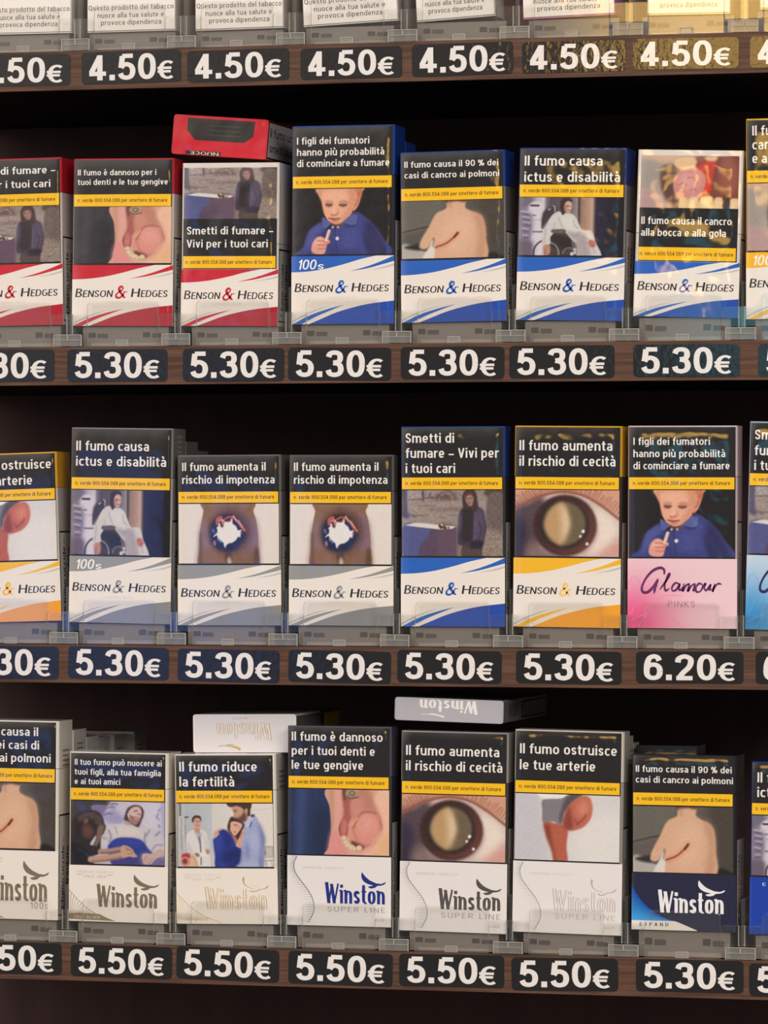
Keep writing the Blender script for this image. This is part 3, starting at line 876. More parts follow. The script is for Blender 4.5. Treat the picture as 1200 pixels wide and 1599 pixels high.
def photo_mouth():
    p = Paint(170, 95, (176, 158, 146)); n = lambda q: N(q, 75, 1020, 55, 570)
    p.blob(n([(60, 40), (500, 40), (440, 110), (300, 150), (200, 120), (60, 110)]), (208, 172, 144), .02)
    p.blob(n([(60, 110), (200, 120), (330, 170), (300, 260), (200, 420), (60, 420)]), (160, 150, 142), .03)
    p.blob(n([(300, 180), (430, 160), (500, 200), (430, 290), (430, 430), (480, 540), (560, 640), (420, 640), (330, 520), (280, 340)]), (96, 66, 62), .015)
    for k in range(7):
        p.line(n([(300 + k * 14, 190 + k * 16), (430 + k * 8, 130 + k * 18)]), .005, (196, 178, 164), .003, .6)
    p.blob(n([(60, 430), (220, 440), (340, 540), (440, 640), (60, 640)]), (182, 150, 148), .03)
    p.blob(n([(620, 100), (760, 70), (960, 60), (1100, 80), (1110, 480), (1010, 560), (820, 540), (640, 540), (700, 300)]), (124, 66, 58), .012)
    p.blob(n([(900, 130), (1060, 120), (1080, 400), (1000, 500), (900, 430)]), (150, 88, 72), .03)
    p.blob(n([(660, 170), (760, 110), (850, 110), (830, 240), (800, 420), (760, 490), (700, 490), (730, 380), (700, 260)]), (196, 66, 56), .010)
    p.blob(n([(730, 360), (800, 340), (800, 430), (740, 450)]), (214, 54, 46), .012)
    p.blob(n([(425, 330), (470, 250), (560, 206), (660, 196), (730, 250), (756, 330), (730, 430), (690, 510), (560, 520), (460, 500), (426, 420)]), (208, 138, 130), .006)
    p.blob(n([(460, 330), (520, 260), (640, 240), (690, 320), (640, 420), (520, 430)]), (222, 164, 156), .03, .8)
    for q in ([(470, 380), (520, 350), (560, 380)], [(560, 300), (610, 290), (640, 320)], [(590, 430), (640, 410), (660, 440)], [(500, 450), (540, 440)]):
        p.line(n(q), .010, (172, 96, 94), .006, .7)
    p.blob(n([(416, 130), (450, 90), (560, 70), (660, 90), (640, 160), (560, 200), (460, 196)]), (230, 190, 146), .010)
    p.blob(n([(640, 80), (760, 60), (740, 110), (680, 130)]), (150, 96, 84), .012)
    p.blob(n([(740, 70), (860, 60), (850, 110), (760, 110)]), (222, 184, 146), .010)
    for x0, x1, y0 in ((480, 575, 505), (580, 690, 500), (696, 836, 490), (842, 940, 500), (1000, 1110, 510)):
        p.blob(n([(x0, 640), (x0, y0 + 50), (x0 + 14, y0 + 10), ((x0 + x1) / 2, y0), (x1 - 12, y0 + 10), (x1, y0 + 50), (x1, 640)]), (226, 190, 140), .006)
        p.blob(n([(x0 + 18, 620), (x0 + 20, y0 + 50), ((x0 + x1) / 2, y0 + 20), (x1 - 40, y0 + 60), (x1 - 40, 620)]), (238, 212, 172), .014, .8)
    p.blob(n([(940, 480), (1000, 500), (1000, 640), (940, 640)]), (72, 50, 46), .006)
    return p.done()


def photo_hole():
    p = Paint(170, 100, (228, 218, 210)); n = lambda q: N(q, 40, 1132, 58, 667)
    body = n([(330, 40), (322, 140), (296, 280), (280, 400), (276, 560), (276, 760), (578, 760), (588, 690), (596, 640), (628, 640), (640, 690), (650, 760), (934, 760), (940, 560), (934, 380), (910, 230), (884, 140), (868, 40)])
    p.blob(body, (138, 104, 82), .003)
    p.blob(n([(290, 330), (330, 250), (400, 300), (400, 560), (300, 580), (276, 560)]), (140, 112, 122), .03, .9)
    p.blob(n([(800, 220), (900, 230), (934, 400), (936, 560), (800, 540)]), (132, 104, 122), .03, .9)
    p.blob(n([(276, 570), (400, 560), (560, 640), (570, 760), (280, 760)]), (136, 98, 72), .03, .8)
    p.blob(n([(660, 640), (800, 560), (936, 570), (930, 760), (660, 760)]), (128, 92, 68), .03, .8)
    p.blob(n([(276, 400), (300, 400), (310, 760), (276, 760)]), (96, 68, 54), .012, .7)
    p.blob(n([(900, 560), (940, 560), (934, 760), (890, 760)]), (84, 58, 46), .015, .8)
    p.blob(n([(560, 620), (600, 600), (640, 620), (640, 700), (600, 640), (580, 720)]), (70, 48, 44), .012, .8)
    p.line(n([(590, 58), (600, 130)]), .012, (116, 84, 64), .010, .6)
    p.line(n([(340, 110), (430, 150)]), .010, (112, 82, 64), .010, .6); p.line(n([(870, 110), (780, 150)]), .010, (112, 82, 64), .010, .6)
    c = ((598 - 40) / 1092, (380 - 58) / 667)
    p.ell(c[0], c[1] - .02, .21, .38, (86, 58, 52), .035, .85)
    p.blob(n([(400, 330), (440, 250), (520, 200), (640, 190), (720, 240), (790, 340), (790, 430), (740, 510), (680, 570), (580, 590), (480, 560), (410, 480)]), (34, 40, 76), .018)
    p.blob(n([(500, 200), (620, 180), (700, 210), (660, 260), (520, 260)]), (58, 32, 36), .015)
    for q, w_, col in (([(476, 280), (480, 230), (520, 210)], .030, (190, 92, 84)), ([(500, 250), (530, 240), (548, 290)], .024, (206, 120, 110)), ([(560, 232), (610, 206), (650, 214)], .016, (184, 96, 80)),
                       ([(660, 200), (690, 240), (716, 262)], .020, (226, 152, 130)), ([(716, 262), (750, 310), (786, 356)], .026, (198, 104, 92)), ([(720, 250), (760, 320)], .008, (240, 190, 170)),
                       ([(510, 300), (540, 310)], .026, (104, 62, 66)), ([(750, 366), (740, 400)], .018, (150, 86, 90)), ([(446, 480), (450, 512)], .024, (176, 112, 146)), ([(430, 350), (440, 370)], .028, (84, 104, 150)), ([(480, 450), (520, 484)], .014, (110, 130, 176)), ([(600, 250), (640, 236)], .016, (120, 58, 56))):
        p.line(n(q), w_, col, .004)
    star = n([(560, 260), (540, 254), (526, 214), (548, 244), (566, 256), (600, 262), (626, 258), (640, 220), (650, 226), (648, 276), (690, 310), (710, 356), (736, 350), (752, 344), (738, 376), (740, 436), (712, 424), (690, 462), (650, 492), (604, 500), (580, 520), (568, 552), (554, 530), (548, 494), (520, 470), (484, 440), (472, 406), (440, 430), (432, 424), (456, 396), (476, 384), (480, 344), (466, 326), (486, 312), (494, 276), (510, 270), (512, 312), (540, 326), (552, 300)])
    p.blob(star, (232, 226, 222), .002, smooth=False)
    return p.done()


def photo_eye():
    p = Paint(150, 94, (212, 158, 132)); n = lambda q: N(q, 85, 560, 492, 346)
    p.blob(n([(60, 610), (140, 560), (230, 520), (330, 502), (440, 516), (540, 566), (660, 650), (660, 860), (60, 860)]), (206, 186, 178), .006)
    p.blob(n([(60, 610), (150, 560), (240, 530), (230, 700), (190, 860), (60, 860)]), (84, 68, 76), .03)
    p.blob(n([(60, 690), (120, 640), (150, 720), (130, 860), (60, 860)]), (50, 42, 60), .04)
    p.blob(n([(170, 760), (260, 800), (400, 840), (400, 870), (160, 870)]), (132, 108, 108), .04)
    p.blob(n([(500, 600), (560, 600), (640, 680), (600, 800), (480, 820), (520, 720)]), (236, 220, 208), .04)
    p.blob(n([(560, 800), (660, 740), (660, 870), (520, 870)]), (214, 160, 150), .04)
    p.ell((353 - 85) / 560, (676 - 492) / 346, .302, .455, (66, 38, 36), .010)
    p.ell((372 - 85) / 560, (690 - 492) / 346, .262, .39, (104, 60, 54), .025)
    p.ell((348 - 85) / 560, (672 - 492) / 346, .245, .375, (44, 34, 32), .02)
    p.ell((352 - 85) / 560, (668 - 492) / 346, .20, .325, (116, 98, 74), .015)
    p.blob(n([(244, 668), (262, 612), (300, 572), (340, 558), (366, 600), (378, 670), (350, 760), (330, 778), (284, 752), (254, 710)]), (190, 152, 108), .018)
    p.blob(n([(330, 570), (362, 600), (382, 668), (362, 730), (338, 768), (338, 690)]), (222, 198, 164), .030)
    p.blob(n([(380, 590), (430, 620), (452, 670), (440, 730), (400, 740), (398, 670)]), (104, 92, 76), .02, .7)
    for x, y, r in ((452, 706, .016), (437, 732, .012), (473, 771, .014)):
        p.ell((x - 85) / 560, (y - 492) / 346, r, r * 1.6, (248, 240, 232), .003)
    lid = crom(n([(70, 606), (150, 556), (230, 522), (330, 502), (440, 516), (540, 566), (660, 650)]), False, 10)
    for i in range(0, len(lid) - 1, 1):
        x, y = lid[i]
        d = (x - .48) * .16
        p.line([(x, y + .01), (x + d + rng.normal(0, .008), y - .10 - rng.random() * .06)], .009, (128, 74, 60), .003, .55)
    p.line(n([(60, 612), (150, 560), (230, 525), (330, 504), (440, 518), (540, 568), (660, 654)]), .022, (150, 84, 66), .008)
    return p.done()


def photo_leg():
    p = Paint(150, 94, (216, 212, 212)); n = lambda q: N(q, 80, 505, 495, 317)
    p.blob([(-.05, -.05), (.22, -.05), (.30, .6), (.3, 1.05), (-.05, 1.05)], (200, 198, 204), .05)
    p.blob([(.6, .4), (1.05, .3), (1.05, 1.05), (.6, 1.05)], (228, 222, 218), .08)
    p.blob(n([(190, 480), (350, 480), (336, 505), (300, 516), (230, 520), (200, 512)]), (238, 234, 232), .005)
    p.blob(n([(216, 610), (262, 632), (310, 640), (336, 668), (330, 740), (336, 830), (278, 830), (262, 762), (232, 692)]), (182, 96, 74), .005)
    p.blob(n([(222, 640), (250, 650), (262, 720), (286, 830), (276, 830), (258, 762), (232, 694)]), (140, 66, 52), .014)
    p.blob(n([(210, 530), (240, 520), (300, 516), (340, 498), (408, 490), (352, 540), (318, 580), (304, 640), (262, 626), (216, 628), (212, 580)]), (132, 126, 130), .004)
    p.blob(n([(330, 505), (400, 492), (350, 545), (316, 585), (304, 636), (294, 600)]), (88, 82, 88), .012)
    for x in (224, 240, 256, 272):
        p.line(n([(x, 540), (x + 3, 620)]), .004, (110, 104, 110), .003, .6)
    p.blob(n([(312, 640), (320, 588), (340, 546), (376, 512), (414, 500), (440, 512), (452, 556), (444, 606), (412, 646), (372, 664), (336, 664)]), (190, 104, 84), .005)
    p.blob(n([(312, 640), (322, 590), (342, 552), (352, 600), (360, 640), (350, 664), (330, 662)]), (140, 66, 54), .016)
    p.blob(n([(390, 530), (430, 524), (436, 570), (410, 600), (380, 580)]), (214, 134, 110), .03)
    p.line(n([(374, 636), (404, 616), (420, 590)]), .014, (140, 68, 56), .006)
    p.line(n([(368, 612), (388, 640)]), .012, (150, 76, 62), .006)
    return p.done()


def photo_bed():
    p = Paint(170, 112, (196, 190, 208)); n = lambda q: N(q, 35, 1125, 35, 745)
    p.blob(n([(20, 20), (470, 20), (470, 90), (300, 96), (280, 160), (20, 260)]), (66, 58, 62), .008)
    p.blob(n([(290, 96), (470, 90), (440, 180), (430, 260), (400, 200), (300, 150)]), (122, 112, 150), .012)
    p.blob(n([(470, 40), (560, 60), (540, 110), (450, 190), (430, 260), (520, 300), (640, 300), (680, 240), (600, 160)]), (160, 154, 192), .02)
    for q in ([(520, 72), (560, 64), (600, 72)], [(480, 116), (520, 100), (560, 112)], [(440, 200), (490, 176), (530, 190)]):
        p.line(n(q), .012, (96, 96, 130), .006)
    p.blob(n([(900, 60), (1100, 60), (1100, 320), (960, 340), (880, 280), (920, 180)]), (206, 200, 216), .03)
    for q in ([(1080, 170), (1060, 210), (1090, 240)], [(1080, 300), (1100, 330)], [(1110, 110), (1080, 140)]):
        p.line(n(q), .012, (120, 112, 150), .006)
    p.blob(n([(1110, 50), (1170, 40), (1170, 500), (1130, 380)]), (176, 170, 206), .012)
    # patient
    p.blob(n([(390, 420), (450, 340), (540, 310), (680, 304), (820, 340), (960, 340), (1060, 400), (1150, 520), (1160, 620), (1020, 640), (930, 560), (500, 560), (400, 600)]), (200, 194, 202), .005)
    p.blob(n([(540, 350), (700, 320), (820, 350), (900, 400), (860, 460), (620, 462), (560, 430)]), (212, 202, 196), .02)
    for q, w_ in (([(490, 380), (520, 450), (500, 520)], .014), ([(930, 400), (920, 470), (930, 520)], .014), ([(980, 360), (940, 440)], .012), ([(1100, 380), (1050, 430)], .016), ([(560, 330), (600, 420)], .008), ([(1010, 600), (1060, 540), (1140, 540)], .012), ([(420, 470), (470, 480)], .012)):
        p.line(n(q), w_, (118, 112, 142), .006, .8)
    p.blob(n([(680, 300), (700, 220), (760, 250), (790, 310), (740, 312)]), (190, 154, 146), .006)
    p.blob(n([(676, 250), (690, 170), (720, 110), (790, 76), (860, 84), (904, 130), (906, 190), (880, 260), (850, 330), (800, 320), (730, 270)]), (74, 54, 58), .005)
    p.blob(n([(716, 190), (740, 130), (790, 96), (850, 96), (880, 140), (878, 200), (850, 262), (806, 300), (750, 270), (724, 230)]), (208, 176, 168), .004)
    p.blob(n([(730, 232), (768, 196), (800, 212), (850, 220), (866, 226), (846, 280), (806, 312), (756, 284)]), (150, 112, 108), .010, .9)
    p.line(n([(792, 150), (830, 140)]), .009, (86, 58, 58), .003); p.line(n([(846, 176), (868, 186)]), .009, (86, 58, 58), .003)
    p.line(n([(834, 170), (834, 200), (812, 206)]), .008, (170, 126, 116), .004)
    p.line(n([(708, 184), (760, 190), (840, 206)]), .006, (226, 214, 216), .002)
    p.blob(n([(800, 228), (836, 230), (830, 250), (800, 246)]), (206, 150, 150), .006)
    p.line(n([(740, 190), (768, 220)]), .008, (110, 74, 74), .004)
    # blanket
    p.blob(n([(484, 600), (500, 540), (560, 484), (640, 462), (800, 464), (900, 500), (960, 580), (1010, 640), (1000, 790), (560, 790)]), (44, 58, 140), .005)
    p.blob(n([(500, 560), (640, 480), (820, 480), (900, 520), (880, 560), (660, 540)]), (54, 72, 162), .02, .7)
    p.blob(n([(600, 720), (880, 660), (900, 790), (560, 800)]), (66, 64, 130), .02)
    p.blob(n([(880, 640), (1000, 640), (1160, 680), (1160, 790), (900, 790)]), (112, 104, 150), .02)
    p.blob(n([(890, 660), (930, 640), (1010, 640), (1080, 590), (1150, 600), (1150, 660), (1060, 700), (1000, 760), (940, 770), (900, 750)]), (196, 168, 164), .004)
    for q in ([(930, 740), (980, 690)], [(965, 760), (1020, 700)], [(905, 730), (950, 670)]):
        p.line(n(q), .006, (140, 106, 106), .003)
    # mourner
    p.blob(n([(20, 300), (80, 240), (150, 170), (250, 146), (350, 156), (410, 210), (440, 300), (456, 340), (430, 420), (396, 460), (390, 640), (300, 700), (290, 800), (20, 800)]), (44, 38, 40), .005)
    p.blob(n([(190, 330), (260, 320), (310, 380), (300, 460), (240, 480), (180, 440)]), (96, 62, 56), .015)
    p.blob(n([(190, 270), (216, 240), (246, 250), (240, 300), (206, 310)]), (124, 76, 66), .006)
    p.blob(n([(110, 230), (200, 180), (330, 170), (400, 220), (420, 300), (380, 330), (300, 260), (240, 230), (150, 290)]), (78, 60, 50), .012)
    for q in ([(150, 250), (230, 190), (330, 180)], [(260, 250), (340, 220), (400, 260)], [(330, 300), (390, 290), (420, 320)]):
        p.line(n(q), .008, (104, 84, 70), .004, .7)
    p.blob(n([(370, 330), (430, 320), (440, 360), (400, 470), (360, 560), (320, 560), (340, 440)]), (122, 96, 86), .008)
    p.blob(n([(270, 540), (330, 450), (340, 470), (310, 556), (290, 562)]), (186, 182, 200), .004)
    p.blob(n([(20, 560), (120, 540), (220, 620), (296, 700), (290, 800), (20, 800)]), (28, 28, 34), .012)
    p.line(n([(100, 600), (200, 640), (270, 720)]), .012, (52, 56, 66), .008)
    p.line(n([(390, 632), (500, 622), (640, 594)]), .050, (170, 138, 128), .005)
    p.line(n([(400, 652), (520, 642), (620, 618)]), .016, (116, 86, 82), .006)
    p.line(n([(280, 728), (460, 706), (660, 664)]), .065, (186, 150, 132), .005)
    p.line(n([(290, 756), (470, 736), (650, 700)]), .018, (130, 96, 84), .008)
    p.blob(n([(640, 580), (660, 550), (720, 560), (780, 600), (800, 640), (836, 680), (790, 690), (740, 684), (660, 700), (636, 650)]), (194, 154, 132), .004)
    for q in ([(700, 600), (760, 610), (780, 640)], [(720, 650), (770, 650)], [(690, 576), (740, 600)]):
        p.line(n(q), .007, (136, 100, 84), .003)
    return p.done()


def photo_couple():
    p = Paint(170, 112, (206, 208, 210)); n = lambda q: N(q, 20, 1140, 40, 745)
    p.hgrad([(0, (150, 152, 150)), (.03, (196, 198, 198)), (.1, (178, 186, 192)), (.36, (186, 194, 200)), (.372, (214, 208, 202)), (.7, (222, 216, 208)), (1, (226, 218, 210))])
    p.blob(n([(50, 40), (78, 40), (76, 190), (50, 190)]), (120, 120, 120), .004, smooth=False)
    p.blob(n([(56, 196), (106, 196), (104, 640), (70, 650)]), (206, 204, 202), .003, smooth=False)
    for x in (68, 84, 122):
        p.line(n([(x, 210), (x + 4, 640)]), .005, (120, 116, 112), .002)
    p.line(n([(118, 204), (154, 202)]), .012, (54, 50, 50), .003)
    p.line(n([(900, 120), (1160, 100)]), .004, (196, 186, 176), .003)
    p.blob(n([(1030, 545), (1150, 545), (1150, 660), (1020, 665)]), (198, 190, 182), .004, smooth=False)
    for a, b, c in (((1020, 548), (1150, 545), (120, 112, 108)), ((1010, 670), (1160, 668), (140, 134, 130)), ((1020, 712), (1165, 706), (110, 112, 116)), ((1060, 570), (1062, 650), (110, 108, 110)), ((1150, 550), (1150, 660), (140, 134, 130)), ((1048, 600), (1060, 640), (90, 84, 84)), ((1070, 720), (1072, 785), (120, 118, 118)), ((1136, 716), (1140, 785), (150, 148, 146))):
        p.line(n([a, b]), .006, c, .002)
    # doctor
    p.blob(n([(136, 620), (128, 520), (136, 410), (180, 366), (240, 346), (310, 346), (360, 376), (390, 470), (404, 590), (400, 800), (170, 800), (180, 640)]), (222, 216, 216), .005)
    p.blob(n([(136, 600), (140, 480), (190, 560), (210, 620), (160, 640)]), (200, 194, 194), .012, .8)
    p.blob(n([(330, 380), (392, 480), (404, 600), (360, 580), (340, 480)]), (204, 200, 204), .012, .8)
    p.blob(n([(236, 360), (268, 420), (292, 372), (304, 420), (300, 600), (284, 520), (262, 440)]), (150, 164, 190), .005)
    p.line(n([(284, 440), (298, 520), (304, 760)]), .008, (70, 66, 70), .003)
    p.line(n([(240, 370), (278, 470)]), .006, (180, 174, 174), .003); p.line(n([(320, 370), (300, 470)]), .006, (180, 174, 174), .003)
    p.blob(n([(226, 330), (290, 330), (294, 376), (268, 400), (232, 368)]), (194, 146, 128), .006)
    p.ell((262 - 20) / 1140, (256 - 40) / 745, .040, .112, (206, 160, 142), .005)
    p.blob(n([(204, 262), (206, 214), (240, 184), (290, 186), (312, 214), (308, 256), (296, 222), (262, 208), (230, 224), (216, 262)]), (66, 44, 42), .004)
    p.line(n([(240, 248), (256, 250)]), .006, (100, 66, 60), .002); p.line(n([(276, 250), (292, 250)]), .006, (100, 66, 60), .002)
    p.line(n([(262, 252), (266, 278)]), .006, (176, 124, 108), .003); p.line(n([(250, 300), (284, 300)]), .006, (160, 92, 86), .003)
    p.blob(n([(250, 620), (330, 616), (370, 600), (390, 640), (300, 670), (256, 650)]), (232, 226, 222), .004)
    p.blob(n([(232, 626), (262, 622), (288, 650), (270, 668), (240, 652)]), (140, 104, 90), .006)
    p.blob(n([(362, 580), (392, 580), (406, 606), (398, 634), (366, 628)]), (182, 130, 116), .005)
    # anatomical model
    p.blob(n([(68, 660), (100, 632), (166, 628), (230, 640), (262, 720), (262, 790), (110, 790), (66, 740)]), (214, 180, 150), .005)
    p.blob(n([(70, 660), (100, 632), (164, 628), (168, 690), (100, 700)]), (168, 54, 58), .005)
    p.ell((116 - 20) / 1140, (722 - 40) / 745, .050, .075, (214, 134, 124), .005); p.ell((112 - 20) / 1140, (720 - 40) / 745, .026, .045, (124, 58, 58), .006)
    p.line(n([(190, 660), (230, 700), (246, 780)]), .008, (196, 150, 96), .004)
    # man
    p.blob(n([(790, 330), (860, 250), (930, 186), (980, 230), (1040, 380), (1056, 450), (1040, 580), (1024, 800), (700, 800), (760, 600), (780, 480)]), (160, 168, 206), .005)
    p.blob(n([(990, 280), (1040, 390), (1056, 460), (1036, 620), (1024, 790), (980, 790), (1010, 560)]), (112, 118, 166), .02)
    p.blob(n([(850, 480), (880, 600), (860, 700), (820, 640)]), (124, 132, 180), .018, .8)
    p.blob(n([(880, 400), (960, 380), (990, 520), (940, 620), (890, 520)]), (178, 184, 218), .03, .7)
    p.blob(n([(800, 262), (860, 220), (930, 176), (940, 196), (892, 260), (860, 328), (820, 300)]), (186, 192, 222), .004)
    p.line(n([(906, 260), (884, 318)]), .010, (70, 70, 100), .004)
    p.blob(n([(890, 176), (938, 172), (936, 196), (906, 200)]), (58, 48, 54), .005)
    p.blob(n([(664, 90), (700, 70), (800, 80), (860, 110), (870, 190), (840, 250), (790, 262), (730, 250), (704, 200), (690, 190), (694, 150)]), (200, 152, 130), .004)
    p.blob(n([(628, 70), (634, 30), (890, 30), (892, 120), (886, 180), (858, 190), (850, 110), (820, 130), (800, 96), (740, 72), (700, 76), (660, 84)]), (72, 50, 48), .004)
    p.blob(n([(700, 204), (740, 210), (790, 180), (820, 130), (846, 190), (836, 244), (790, 264), (736, 254)]), (104, 70, 62), .010)
    p.blob(n([(826, 110), (858, 104), (856, 150), (836, 160)]), (200, 146, 126), .005)
    p.line(n([(696, 128), (734, 120)]), .009, (80, 52, 48), .003); p.line(n([(704, 142), (728, 142)]), .006, (110, 74, 66), .003)
    # woman
    p.blob(n([(620, 330), (624, 290), (650, 220), (680, 196), (740, 236), (810, 270), (818, 300), (780, 400), (730, 480), (690, 460), (640, 400)]), (66, 40, 40), .005)
    p.blob(n([(654, 300), (660, 262), (700, 250), (760, 264), (796, 290), (776, 340), (740, 390), (706, 420), (676, 400), (652, 350)]), (220, 172, 150), .004)
    p.line(n([(700, 292), (736, 298)]), .008, (96, 58, 52), .003); p.line(n([(746, 330), (762, 310)]), .008, (190, 132, 112), .004); p.line(n([(694, 372), (716, 380)]), .009, (176, 92, 90), .003)
    p.blob(n([(630, 350), (660, 400), (720, 440), (740, 520), (680, 500), (600, 400)]), (176, 122, 104), .006)
    p.blob(n([(450, 470), (480, 440), (520, 350), (560, 342), (610, 360), (680, 440), (720, 530), (770, 570), (770, 640), (740, 760), (660, 800), (480, 800), (466, 640)]), (40, 56, 142), .005)
    p.blob(n([(600, 600), (740, 560), (770, 620), (740, 760), (640, 790), (560, 700)]), (26, 36, 96), .025, .85)
    p.blob(n([(560, 380), (640, 420), (660, 500), (600, 560), (560, 480)]), (30, 42, 118), .02, .8)
    p.blob(n([(470, 460), (540, 400), (560, 500), (520, 640), (474, 600)]), (52, 70, 158), .025, .8)
    p.blob(n([(716, 530), (760, 440), (800, 340), (818, 360), (800, 470), (770, 552), (740, 552)]), (214, 164, 146), .004)
    p.line(n([(766, 450), (800, 370)]), .006, (168, 112, 98), .003)
    p.blob(n([(456, 430), (462, 380), (490, 352), (550, 334), (556, 350), (510, 372), (526, 390), (504, 420), (480, 442)]), (214, 166, 146), .004)
    p.line(n([(480, 392), (512, 376)]), .005, (160, 108, 96), .002)
    p.blob(n([(690, 790), (820, 730), (960, 720), (960, 800), (690, 800)]), (170, 178, 212), .015, .8)
    return p.done()


PHOTOS = dict(boy=photo_boy(), back=photo_back(), backgrey=photo_back((98, 90, 86)), wheelchair=photo_wheelchair(), gum=photo_gum(), gumblue=photo_gum((40, 54, 92)),
              hooded=photo_hooded(), mouth=photo_mouth(), hole=photo_hole(), eye=photo_eye(), leg=photo_leg(), bed=photo_bed(), couple=photo_couple())


def put_photo(mb, img, u0, u1, v0, v1, layer):
    H, W, _ = img.shape
    us, vv = np.meshgrid(np.linspace(u0, u1, W), np.linspace(v1, v0, H))
    idx = np.arange(W * H).reshape(H, W)
    fs = np.stack([idx[1:, :-1], idx[1:, 1:], idx[:-1, 1:], idx[:-1, :-1]], -1).reshape(-1, 4)
    mb.put(np.c_[us.ravel(), vv.ravel()], layer, img.reshape(-1, 3), fs.tolist())


# ------------------------------------------------------------------ brand panels (u 0..W, v 0..B millimetres)
WHITE = (238, 229, 220)
INK = (44, 40, 40)
RED, RED2 = (203, 32, 52), (178, 28, 46)
BLUE, BLUE2 = (40, 98, 190), (36, 76, 172)
GREY, GREY2 = (150, 150, 148), (138, 138, 138)
GOLD, GOLD2 = (246, 186, 42), (244, 164, 44)


def brand_bands(mb, W, B, c1, c2, sub=None, faint=True, amp=None):
    """white panel with coloured swooshes and a two-word small-capital name round an ampersand"""
    S = lambda pts: [(x * W, (1 - y) * B) for x, y in pts]
    C = lambda pts: S(crom(pts, False, 8))
    mb.rect(0, W, 0, B, .03, WHITE)
    mb.poly([(0, B)] + C([(0, .235), (.15, .225), (.32, .19), (.5, .125), (.66, .055), (.82, 0)]), .05, c1)
    mb.poly(blend(C([(.57, .225), (.72, .165), (.86, .09), (1, 0.0)]), C([(.57, .225), (.74, .185), (.88, .13), (1, .08)])), .05, c1)
    mb.poly(blend(C([(.74, .215), (.88, .17), (1, .115)]), C([(.74, .215), (.9, .185), (1, .145)])), .05, (196, 196, 192))
    mb.poly(C([(.17, 1), (.28, .93), (.42, .84), (.58, .765), (.76, .705), (1, .66)]) + [(W, 0)], .05, c2)
    mb.poly(blend(C([(.01, 1), (.18, .87), (.34, .785), (.52, .715)]), C([(.10, 1), (.24, .89), (.38, .80), (.52, .715)])), .05, c1)
    mb.poly(blend(C([(0, .955), (.12, .86), (.25, .78), (.38, .73)]), C([(0, .985), (.13, .88), (.26, .795), (.38, .73)])), .05, (196, 196, 192))
    vb = .475 * B
    for t, a, b, cp in (('B', .03, .095, 4.4), ('ENSON', .105, .40, 3.5), ('H', .585, .668, 4.4), ('EDGES', .682, .945, 3.5)):
        CAPS.draw(mb, t, a * W, b * W, vb, cp, INK, .08, shear=.16)
    ampersand(mb, .428 * W, vb - .4, 6.0, amp or c1, .08)
    if faint:
        THIN.draw(mb, 'LONDON 1870', .34 * W, .62 * W, .37 * B, 1.1, (214, 206, 196), .08)
    if sub:
        THINB = Pen(.15, .12, .74, 1.0, .10)
        THINB.draw(mb, '100', .055 * W, .235 * W, B * .80 + .2, 5.1, (250, 246, 240), .09, shear=.2)
        THINB.draw(mb, 's', (.252) * W, .312 * W, B * .80 + .2, 3.6, (250, 246, 240), .09, shear=.2)


def wordmark(mb, W, u0, u1, vb, cap, col, layer, outline=None):
    LOGO.draw(mb, 'Winston', u0, u1, vb, cap, col, layer)
    if outline is not None:
        LOGO.draw(mb, 'Winston', u0, u1, vb, cap, outline, layer + .03, thin=.52)


def brand_bird_regular(mb, W, B, col, tail, outline=None, sub=None, corner=(150, 128, 96), bottom=None):
    f = lambda x: (x - 335) / 472 * W
    z = lambda y: B - (y - 845) / 265 * B
    mb.rect(0, W, 0, B, .03, WHITE)
    THIN.draw(mb, 'PREMIUM TOBACCO', f(372), f(548), z(882), 1.25, tuple(int(q * .4 + 240 * .6) for q in col), .07)
    THIN.draw(mb, 'SINCE 1954', f(406), f(512), z(903), 1.25, tuple(int(q * .6 + 240 * .4) for q in col), .07)
    for a, b in ((374, 400), (518, 544)):
        mb.rect(f(a), f(b), z(890), z(888.5), .07, col)
    if outline is None:
        eagle(mb, f(645), z(957), f(765) - f(645), z(885) - z(957), col, .07)
    else:
        eagle(mb, f(645), z(957), f(765) - f(645), z(885) - z(957), col, .07)
        eagle(mb, f(653), z(953), (f(765) - f(645)) * .86, (z(885) - z(957)) * .84, outline, .09)
    wordmark(mb, W, f(470), f(757), z(1040), z(936) - z(1040), col, .07, outline)
    if tail:
        arc = crom([(335, 962), (380, 1010), (430, 1052), (480, 1080), (545, 1105)], False, 6)
        for k in range(16):
            t = k / 15
            x0, y0 = 335 + (545 - 335) * t, 1075
            xe = np.interp(t, np.linspace(0, 1, len(arc)), arc[:, 0]); ye = np.interp(t, np.linspace(0, 1, len(arc)), arc[:, 1])
            if bottom is not None and ye < 1074:
                mb.strip([(f(335 + (xe - 335) * .35), z(1075)), (f(xe), z(ye))], .25, .25, .06, corner)
            elif bottom is None and ye < 1090:
                mb.strip([(f(335 + (xe - 335) * .45), z(1090)), (f(xe), z(ye))], .2, .2, .06, (214, 190, 140))
        mb.strip([(f(a), z(b)) for a, b in arc], .22, .22, .06, corner if bottom else (196, 160, 96))
        if bottom:
            mb.poly([(f(335), z(1074)), (f(482), z(1074)), (f(520), z(1092)), (f(560), z(1106)), (f(335), z(1100))], .06, bottom)
        THIN.draw(mb, tail, f(360), f(484), z(1097), 1.5, WHITE if bottom else (196, 176, 140), .08)
    if sub:
        THIN.draw(mb, sub[0], f(sub[1]), f(sub[2]), z(sub[3]), 3.4, col, .08)


